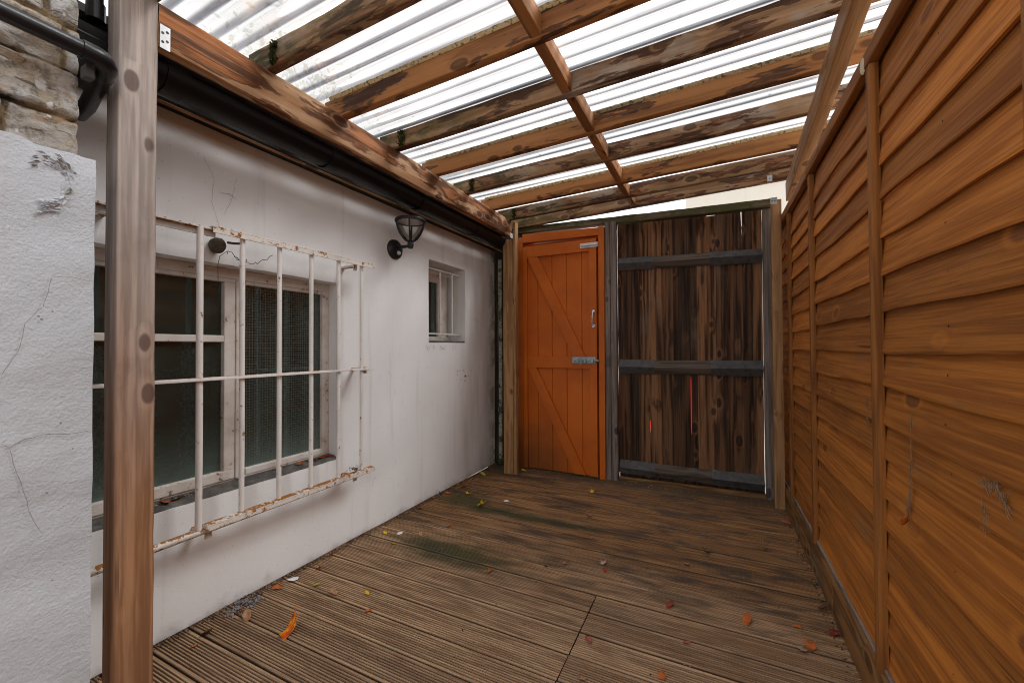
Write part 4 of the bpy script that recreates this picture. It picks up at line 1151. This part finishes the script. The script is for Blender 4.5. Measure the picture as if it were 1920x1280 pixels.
timber('lintel', gate, (-1.62, 3.405, 2.1425), (.375, 3.405, 2.086), .07, .054, M['lintel'], seed=41, jit=.004)
rdp = MB(); rdp.box(-.72, .02, 4.35, 4.9, -.16, .92); rdp.box(-.74, .04, 4.33, 4.92, .92, .96); rdp.box(-.75, .05, 4.31, 4.35, .80, .84)
for xx in (-.5, -.05): rdp.lathe([(0, -.03), (.1, -.03), (.1, .03), (0, .03)], (xx, 4.93, -.06), (1, 0, 0), 16)
tag(rdp.build('red_item', M['bin'], None, (-.27, 4.6, -.16), bev=.012), 'bright red bin glimpsed through the thin gap between the gate boards', 'bin')  # stand-in for an unidentified red thing behind the gate

# ------------------------------------------------------------------ lap fence
fence = thing('fence', 'orange brown lap panel fence on the right with a thick base board', 'fence', (.44, 1.0, 0))
lb = MB(); ZB = [1.775, 1.688, 1.598, 1.494, 1.386, 1.278, 1.175, 1.060, .957, .852, .753, .647, .557, .443, .338, .235, .125]
tops = [1.915] + [z + .022 for z in ZB[:-1]]
for (ya, yb, sh) in ((-1.6, .625, .01), (.63, 2.452, 0), (2.458, 3.49, -.008)):
    for k, (zb, zt) in enumerate(zip(ZB, tops)):
        n = int((yb - ya) / .03)
        vs = []
        for i in range(n + 1):
            y = ya + (yb - ya) * i / n
            wv = noise.fractal(Vector((y * 1.6, k * 3.7 + sh * 100, 2)), 1, 2, 4) * .0105
            wt = noise.noise(Vector((y * 1.1, k * 2.1, 5))) * .0025
            z0 = zb + wv + sh; z1 = zt + sh
            xb_ = .4355 + wt * .5; xt = .4500 + wt * .3
            vs += [(xb_, y, z0), (xb_ - .0012, y, z0 + .006), (xt, y, z1), (xt + .008, y, z1), (xb_ + .0085, y, z0 + .0005)]
        lb.add(vs, [(5 * i + q, 5 * i + (q + 1) % 5, 5 * i + 5 + (q + 1) % 5, 5 * i + 5 + q) for i in range(n) for q in range(5)] + [(0, 1, 2, 3, 4), tuple(5 * n + q for q in (4, 3, 2, 1, 0))])
rn = random.Random(8)
for yy in (1.18, 1.93, .72, 2.30, 2.75):
    for k, zb in enumerate(ZB[:-1]):
        for dz in (.018, .06):
            if rn.random() < .75:
                y = yy + rn.uniform(-.02, .02); lb.disc((.4395, y, zb + dz), (-1, 0, .1), rn.uniform(.0018, .003), 6, 1)
lb.build('lap_boards', [M['fence'], M['hole']], fence)
for y, h_ in ((-.95, 0), (-.10, 0), (.868, 0), (1.548, 0), (2.415, 0), (3.05, 0)):
    timber('batten', fence, (.4295, y, .135), (.4295, y, 1.905), .036, .022, M['fence_t'], up=(1, 0, 0), seed=int(y * 10) + 60, jit=.001, ch=.002)
for ya, yb in ((-1.6, .63), (.632, 2.452), (2.454, 3.49)):
    timber('top_rail', fence, (.428, ya, 1.930), (.428, yb, 1.935), .026, .050, M['fence_t'], seed=int(ya * 9) + 80)
    timber('back_rail', fence, (.475, ya, 1.935), (.475, yb, 1.938), .026, .050, M['fence_t'], seed=int(ya * 9) + 84)
    timber('capping', fence, (.455, ya, 1.967), (.455, yb, 1.970), .050, .012, M['fence_t'], seed=int(ya * 9) + 90)
    timber('base_ledge', fence, (.452, ya, .150), (.452, yb, .151), .044, .014, M['grey_post'], seed=int(ya * 9) + 95)
timber('base_board', fence, (.436, -1.6, .019), (.436, 2.06, .019), .034, .246, M['gravel_board'], seed=71)
timber('base_board', fence, (.436, 2.065, .019), (.436, 3.49, .019), .034, .246, M['gravel_board'], seed=72)
ce = MB(); ce.lathe([(0, .004), (.015, .004), (.018, 0)], (.4148, 1.575, 1.925), (-1, -.1, 0), 12, squash=(.8, 1.5)); ce.build('cut_end', simple('pale_cut_wood', (.62, .52, .36), .8), fence, smooth=True)

# cobwebs on the fence
def web(pts, r, label, n=26, spread=.012):
    spread *= .7; n = int(n * 1.5); r *= .5
    m_ = MB()
    for a, b in zip(pts, pts[1:]):
        a, b = Vector(a), Vector(b)
        for k in range(n):
            p = a.lerp(b, rm.random()) + Vector((rm.gauss(0, .25), rm.gauss(0, 1), rm.gauss(0, 1))) * spread * .35
            q = p + Vector((rm.gauss(0, .2), rm.gauss(0, 1), rm.gauss(-.4, 1.2))) * spread
            m_.tube([p, (p + q) / 2 + Vector((-.001, 0, -.002)), q], r * rm.uniform(.4, 1), 4, caps=False)
    return tag(m_.build('cobweb', M['web'], None, tuple(pts[0])), label, 'cobweb')
web([(.436, 1.347, .80), (.434, 1.346, .735), (.430, 1.350, .69), (.428, 1.352, .665)], .0011, 'long dusty cobweb hanging on the fence with a red leaf at its tip', 40, .010)
th = MB(); th.tube([(.436, 1.347, .91), (.435, 1.347, .80)], .0009, 4); th.tube([(.437, 1.340, .90), (.435, 1.345, .79)], .0006, 4)
tag(th.build('cobweb', M['web'], None, (.436, 1.347, .91)), 'thin pale cobweb strand running up the fence board above the hanging leaf', 'cobweb')
web([(.437, 1.05, .835), (.437, 1.01, .838), (.436, .98, .81)], .0012, 'tangled grey cobweb under a lap edge near the right side of the fence', 34, .014)
web([(.437, 1.05, .79), (.436, 1.035, .765), (.436, 1.055, .75)], .0010, 'small cobweb on the fence below the tangled grey one', 18, .009)
web([(.438, 1.685, .92), (.436, 1.672, .86), (.436, 1.668, .835)], .0012, 'wispy cobweb on the fence just behind the nearest full batten', 26, .010)

# ------------------------------------------------------------------ fallen leaves
def leaf_obj(name, x, y, z, size, mat, label, kind='oval', rot=None, curl=.5, tilt=0.2, group='fallen autumn leaves on the deck', seed=0, stand=0.0, cat='leaf'):
    rl = random.Random(seed + 100)
    if cat == 'leaf': size *= 1.5 if kind == 'maple' else 1.2
    if kind == 'maple':
        pts = []
        lob = [(0, 1.0), (.55, .62), (1.15, .85), (1.75, .52), (2.35, .62), (2.8, .2)]
        out = [(0, -.15)]
        angs = [-2.7, -2.1, -1.6, -1.1, -.75, -.4, 0, .4, .75, 1.1, 1.6, 2.1, 2.7]
        rads = [.35, .60, .36, .85, .42, .55, 1.0, .52, .42, .85, .36, .60, .35]
        pts = [(sin(a) * r_ * .5, cos(a) * r_ * .5) for a, r_ in zip(angs, rads)]
    elif kind == 'flame':
        pts = [(-.10, -.5), (-.34, -.30), (-.16, -.08), (-.10, .18), (.02, .62), (.12, .95), (.14, .40), (.20, .18), (.40, .50), (.30, .10), (.46, -.06), (.28, -.22), (.10, -.34), (.02, -.55)]
    elif kind == 'scrap':
        pts = [(cos(a) * rl.uniform(.32, .55), sin(a) * rl.uniform(.3, .5)) for a in [2 * pi * k / 7 for k in range(7)]]
    else:
        pts = []
        for k in range(14):
            a = 2 * pi * k / 14; r_ = .5 * (1 if abs(cos(a)) < .98 else 1.12); pts.append((sin(a) * .30 * rl.uniform(.85, 1.1), cos(a) * r_ * rl.uniform(.92, 1.05)))
    if rot is None: rot = rl.uniform(0, 6.28)
    vs = []; ring = [0, .55, 1.0]
    n = len(pts); vs.append((0, 0))
    for f_ in ring[1:]: vs += [(px * f_, py * f_) for px, py in pts]
    fs_ = [(0, 1 + k, 1 + (k + 1) % n) for k in range(n)] + [(1 + k, 1 + n + k, 1 + n + (k + 1) % n, 1 + (k + 1) % n) for k in range(n)]
    V3 = []
    for (px, py) in vs:
        h = curl * (px * px * 1.8 + (.35 * py * py if kind != 'maple' else .5 * py * py * (1 if py > 0 else .3))) + rl.uniform(-.02, .02) + tilt * px
        V3.append(Vector((px, py, h)) * size)
    E_ = Matrix.Rotation(rot, 3, 'Z') @ Matrix.Rotation(stand, 3, 'X')
    V3 = [E_ @ v for v in V3]
    zmin = min(v.z for v in V3)
    m_ = MB()
    m_.add([Vector((x, y, z + .0008)) + v - Vector((0, 0, zmin)) for v in V3], fs_)
    if kind != 'scrap':
        a = Vector((x, y, z + .0015 - zmin)) + E_ @ Vector((0, -.45 * size, 0)); b = a + E_ @ Vector((.06 * size, -.38 * size, .05 * size)); m_.tube([a, (a + b) / 2, b], size * .012, 5)
    o = m_.build(name, mat, None, (x, y, z), smooth=True, sharp=80)
    sol = o.modifiers.new('thick', 'SOLIDIFY'); sol.thickness = .0006
    return tag(o, label, cat, group)
LV = [  # x, y, size, colour, kind, label
 (-1.456, 1.038, .066, 'fire', 'flame', 'large fiery orange and yellow maple leaf on the grooved deck, the brightest leaf'),
 (-1.631, 1.297, .026, 'lime', 'oval', 'small yellow green leaf on the deck just right of the white paper scrap'),
 (-1.512, 1.286, .034, 'tan', 'oval', 'flat brown leaf on the deck between the yellow green leaf and a pale yellow one'),
 (-1.376, 1.348, .020, 'yellow', 'oval', 'tiny pale yellow leaf right of the flat brown leaf on the deck'),
 (-1.783, 1.514, .040, 'orange', 'oval', 'upright curled orange leaf leaning against the foot of the white wall'),
 (-1.745, 1.399, .045, 'tan', 'maple', 'curled tan leaf by the wall above the white paper scrap'),
 (-1.690, 1.019, .044, 'tan', 'oval', 'long rolled tan leaf near the wall, left of the fiery maple leaf'),
 (-1.726, .898, .040, 'brown', 'oval', 'flat brown leaf close to the wall nearest the front post'),
 (-1.700, .840, .018, 'orange', 'oval', 'tiny orange leaf bit on a board gap near the front post'),
 (-1.770, 1.201, .036, 'orange', 'oval', 'orange leaf against the wall just below the white paper scrap'),
 (-1.444, 2.068, .032, 'orange', 'oval', 'single orange leaf between the two green algae patches on the deck'),
 (-1.434, 2.424, .070, 'yellow', 'maple', 'bright lemon yellow leaf lying on the far green algae streak'),
 (-1.636, 2.589, .044, 'yellow', 'maple', 'golden yellow leaf above the lemon yellow leaf near the wall'),
 (-1.520, 2.632, .030, 'pale', 'oval', 'pale curled leaf right of the golden yellow leaf near the far wall'),
 (-1.735, 2.690, .055, 'orange', 'oval', 'broad salmon orange leaf at the wall base near the far corner'),
 (-1.800, 2.701, .030, 'yellow', 'oval', 'small yellow leaf touching the wall beside the salmon orange leaf'),
 (-1.775, 2.527, .038, 'orange', 'oval', 'orange tan leaf by the wall beside a dark curled leaf'),
 (-1.805, 2.480, .034, 'dark', 'maple', 'dark shrivelled leaf standing against the wall near the far corner'),
 (-1.770, 2.206, .040, 'orange', 'oval', 'orange tan leaf at the wall base halfway along the wall'),
 (-1.757, 3.008, .045, 'lime', 'oval', 'lime green leaf in the far left corner by the post foot'),
 (-1.720, 3.045, .045, 'orange', 'maple', 'rusty orange leaf beside the lime green leaf in the far corner'),
 (-1.500, 3.270, .035, 'yellow', 'oval', 'thin yellow leaf at the left foot of the orange door'),
 (-1.160, 3.108, .036, 'yellow', 'maple', 'small golden leaf on the boards in front of the orange door'),
 (-.819, 3.002, .040, 'yellow', 'maple', 'golden orange leaf on the boards below the right door jamb'),
 (-.724, 2.587, .048, 'tan', 'oval', 'tan leaf on the dark boards right of the far algae streak'),
 (-.979, 1.734, .036, 'orange', 'maple', 'orange pink leaf at the right end of the nearer algae patch'),
 (-.674, 1.956, .026, 'tan', 'oval', 'small tan leaf left of the two pale leaves mid deck'),
 (-.751, 1.892, .024, 'brown', 'oval', 'small flat brown leaf on a board gap left of mid deck'),
 (-.504, 2.044, .040, 'pale', 'maple', 'pale pinkish leaf mid deck just above a small red leaf'),
 (-.481, 1.984, .026, 'red', 'oval', 'small red leaf mid deck just below a pale pinkish leaf'),
 (-.131, 2.212, .040, 'pale', 'oval', 'whitish leaf on the boards in front of the gate middle'),
 (.233, 2.560, .048, 'tan', 'maple', 'light tan lobed leaf near the fence in front of the gate'),
 (.385, 2.993, .045, 'pink', 'oval', 'pink red leaf at the foot of the fence near the far post'),
 (-.041, 2.390, .048, 'dark', 'maple', 'dark curled leaf on the boards in front of the gate'),
 (-.174, 1.832, .034, 'red', 'oval', 'dark red leaf right of the board end joint'),
 (.106, 1.860, .044, 'orange', 'oval', 'bright orange leaf on the boards well right of the end joint'),
 (.280, 1.910, .022, 'orange', 'oval', 'small orange leaf bit near the fence beside the bright orange leaf'),
 (.300, 1.795, .046, 'orange', 'maple', 'lobed orange brown leaf near the fence at the lower right'),
 (.272, 1.768, .034, 'pale', 'oval', 'pale tan leaf tucked under the lobed orange brown leaf near the fence'),
 (-.162, 1.427, .034, 'orange', 'maple', 'orange leaf at the bottom edge right of the board end joint'),
 (-.424, 1.490, .034, 'pink', 'oval', 'pink brown leaf lying right on the board end joint'),
 (-.395, 1.306, .030, 'tan', 'oval', 'tan leaf near the bottom edge beside the board end joint'),
 (-.098, 1.632, .022, 'pink', 'oval', 'tiny pinkish leaf on a wide board gap right of the joint'),
 (.399, 2.086, .040, 'brown', 'oval', 'brown leaf wedged against the fence base board'),
 (.395, 1.925, .038, 'red', 'oval', 'brick red leaf at the fence base, nearer than the brown wedged leaf'),
 (-1.726, 1.830, .026, 'yellow', 'oval', 'small yellow leaf in the nearer algae patch by the wall'),
 (-1.590, 1.751, .024, 'yellow', 'oval', 'yellow leaf bit at the left end of the nearer algae patch'),
 (-1.528, 1.902, .024, 'tan', 'oval', 'small tan leaf above the nearer algae patch'),
 (-1.283, 1.262, .020, 'orange', 'oval', 'tiny orange leaf bit on the grooved boards right of the flat brown leaf'),
]
for i, (x, y, s, c_, kd, lb_) in enumerate(LV):
    leaf_obj('fallen_leaf', x, y, .0012, s, LEAF[c_], lb_, kd, seed=i, curl=1.5 if c_ in ('dark', 'tan', 'brown') else .95, rot=(.55 if i == 0 else None), stand=(.6 if i in (0, 4, 17) else .1 + .12 * (i % 4)))
leaf_obj('paper_scrap', -1.770, 1.278, .0012, .055, M['paper'], 'torn white paper scrap on the deck by the wall', 'scrap', seed=300, curl=.15, group=None, cat='paper scrap')
leaf_obj('paper_scrap', -1.648, 1.867, .0012, .035, M['paper'], 'narrow white paper sliver in the nearer algae patch by the wall', 'oval', seed=301, curl=.2, group=None, cat='paper scrap')
leaf_obj('paper_scrap', -1.317, 2.577, .0012, .035, M['paper'], 'narrow white paper sliver right of the lemon yellow leaf', 'oval', seed=302, curl=.2, group=None, cat='paper scrap')
for i, (y, s, c_, lb_) in enumerate(((.83, .040, 'orange', 'rusty leaf on the window sill nearest the front post'), (.87, .036, 'brown', 'brown leaf on the window sill beside the rusty one'),
                                    (1.40, .030, 'orange', 'small rusty leaf midway along the right end of the window sill'), (1.47, .040, 'brown', 'brown leaf in the heap at the right end of the window sill'),
                                    (1.52, .038, 'orange', 'rusty leaf in the heap at the right end of the window sill'), (1.57, .036, 'red', 'dark red leaf in the right corner of the window sill'))):
    leaf_obj('fallen_leaf', -1.888, y, .491, s, LEAF[c_], lb_, 'oval', seed=400 + i, curl=.9, group='dead leaves on the window sill')
leaf_obj('fallen_leaf', .424, 1.353, .630, .026, LEAF['orange'], 'orange red leaf caught at the tip of the hanging cobweb', 'oval', seed=500, stand=1.2, group=None)
lf2 = [(-1.25, .80, 'brown curled leaf caught on the roof sheet'), (-1.33, .90, 'small orange brown leaf lying on the roof sheet')]
for i, (x, y, lb_) in enumerate(lf2):
    leaf_obj('fallen_leaf', x, y, zr(x) + .118, .035, LEAF['brown'], lb_, 'oval', seed=520 + i, curl=.8, group='leaves on the roof sheets')

# loose litter along the wall foot
db = MB(); rl = random.Random(31)
def bit(x, y, z, s, mi):
    a = Vector((rl.gauss(0, 1), rl.gauss(0, 1), rl.gauss(0, .5))).normalized(); b = a.cross(Vector((rl.gauss(0, .3), rl.gauss(0, .3), 1))).normalized(); c = a.cross(b) * .35
    p = Vector((x, y, z + s * .35))
    db.add([p - a * s, p - b * s * .6, p + a * s, p + b * s * .6, p + c * s, p - c * s], [(0, 1, 4), (1, 2, 4), (2, 3, 4), (3, 0, 4), (1, 0, 5), (2, 1, 5), (3, 2, 5), (0, 3, 5)], mi)
for k in range(1500):
    y = rl.uniform(.62, 3.36); x = -1.836 + abs(rl.gauss(0, .016)) * (1 + (y > 2.3) * .6)
    bit(x, y, 0, rl.uniform(.002, .0065), rl.choice((0, 0, 1, 2)))
for k in range(240): bit(-1.785 + rl.gauss(0, .022), 1.075 + rl.gauss(0, .035), .002, rl.uniform(.004, .009), rl.choice((3, 3, 0)))
for k in range(420): bit(rl.uniform(-1.8, .4), 3.36 - abs(rl.gauss(0, .05)), 0, rl.uniform(.002, .006), rl.choice((0, 1, 2)))
for k in range(320): bit(.412 - abs(rl.gauss(0, .02)), rl.uniform(1.2, 3.3), 0, rl.uniform(.002, .007), rl.choice((0, 1, 2)))
for k in range(520): bit(rl.uniform(-1.8, .4), rl.uniform(.7, 3.2), 0, rl.uniform(.0015, .005), rl.choice((0, 1, 2, 3)))
tag(db.build('litter', [LEAF['brown'], LEAF['tan'], LEAF['dark'], simple('grey_grit', (.25, .25, .27), .9)], None, (0, 0, 0)), kind='stuff')
sdeb = MB()
for k in range(260):
    y = rl.choice((rl.uniform(.75, .95), rl.uniform(1.25, 1.6), rl.uniform(1.45, 1.6)))
    s = rl.uniform(.002, .006); p = Vector((-1.915 + abs(rl.gauss(0, .02)), y, .494)); a = Vector((rl.gauss(0, 1), rl.gauss(0, 1), rl.gauss(0, .4))).normalized(); b = a.cross(Vector((0, 0, 1))).normalized()
    sdeb.add([p - a * s, p - b * s * .6, p + a * s, p + b * s * .6 + Vector((0, 0, s * .6))], [(0, 1, 2, 3)], rl.choice((0, 1)))
tag(sdeb.build('sill_litter', [LEAF['brown'], M['chip']], None, (0, 0, 0)), kind='stuff')

# weed in the corner
wd = MB()
for k in range(220):
    p = Vector((-1.72 + rm.gauss(0, .055), 3.36 + rm.gauss(0, .035), abs(rm.gauss(0, .035)) + .004)); s = rm.uniform(.006, .014)
    a = Vector((rm.gauss(0, 1), rm.gauss(0, 1), rm.gauss(0, .7))).normalized(); b = a.cross(Vector((rm.gauss(0, .5), rm.gauss(0, .5), 1))).normalized()
    wd.add([p - a * s, p - b * s * .6, p + a * s, p + b * s * .6], [(0, 1, 2, 3)])
for k in range(16):
    x = -1.72 + rm.gauss(0, .05); y = 3.36 + rm.gauss(0, .03); wd.tube([(x, y, 0), (x + rm.gauss(0, .01), y, .03), (x + rm.gauss(0, .02), y, .06)], .0012, 4)
tag(wd.build('weed', M['weed'], None, (-1.72, 3.36, 0)), 'low dark green weed growing in the far corner by the post foot', 'plant')

# ------------------------------------------------------------------ beyond the yard
nb = thing('neighbour_house', 'cream walled building beyond the gate seen above the mossy lintel', 'house', (3.0, 10, 0))
q = MB(); q.box(-.5, 7, 9.5, 13, -.16, 4.35); q.build('wall', M['cream_wall'], nb)
q = MB(); q.hexa([(-.49, 9.45, 4.352), (7.2, 9.45, 4.352), (7.2, 13.2, 4.352), (-.49, 13.2, 4.352)], [(-.49, 9.45, 4.40), (7.2, 9.45, 4.40), (7.2, 11.2, 5.0), (-.49, 11.2, 5.0)]); q.build('roof', M['slate'], nb)
q = MB(); q.tube([(-.5, 9.46, 3.35), (7, 9.46, 4.2)], .03, 8); q.build('pipe', M['strap'], nb)
tree = thing('tree', 'tree with yellow green autumn leaves showing through the roof sheets at upper left', 'tree', (-7.4, 4.6, -.16))
q = MB(); q.tube([(-7.4, 4.6, -.16), (-7.35, 4.65, 1.5), (-7.4, 4.6, 3.0), (-7.3, 4.5, 4.4)], [.22, .18, .14, .07], 10)
rt = random.Random(2); tips = []
for k in range(14):
    a = rt.uniform(0, 6.28); z0 = rt.uniform(2.2, 4.2); L = rt.uniform(1.0, 2.0)
    p0 = Vector((-7.38, 4.6, z0)); p1 = p0 + Vector((cos(a) * L * .5, sin(a) * L * .5, L * .45)); p2 = p1 + Vector((cos(a + .3) * L * .5, sin(a + .3) * L * .5, L * .4))
    q.tube([p0, p1, p2], [.06, .035, .012], 6); tips += [p1, p2, (p1 + p2) / 2]
q.build('trunk', M['bark'], tree, smooth=True)
q = MB()
for k in range(5200):
    c_ = rt.choice(tips); p = c_ + Vector((rt.gauss(0, .32), rt.gauss(0, .32), rt.gauss(0, .28))); s = rt.uniform(.03, .07)
    a = Vector((rt.gauss(0, 1), rt.gauss(0, 1), rt.gauss(0, 1))).normalized(); b = a.cross(Vector((rt.gauss(0, 1), rt.gauss(0, 1), rt.gauss(0, 1)))).normalized()
    q.add([p - a * s, p - b * s * .55, p + a * s, p + b * s * .55], [(0, 1, 2, 3)])
q.build('crown', M['foliage'], tree)

bpy.context.view_layer.update()
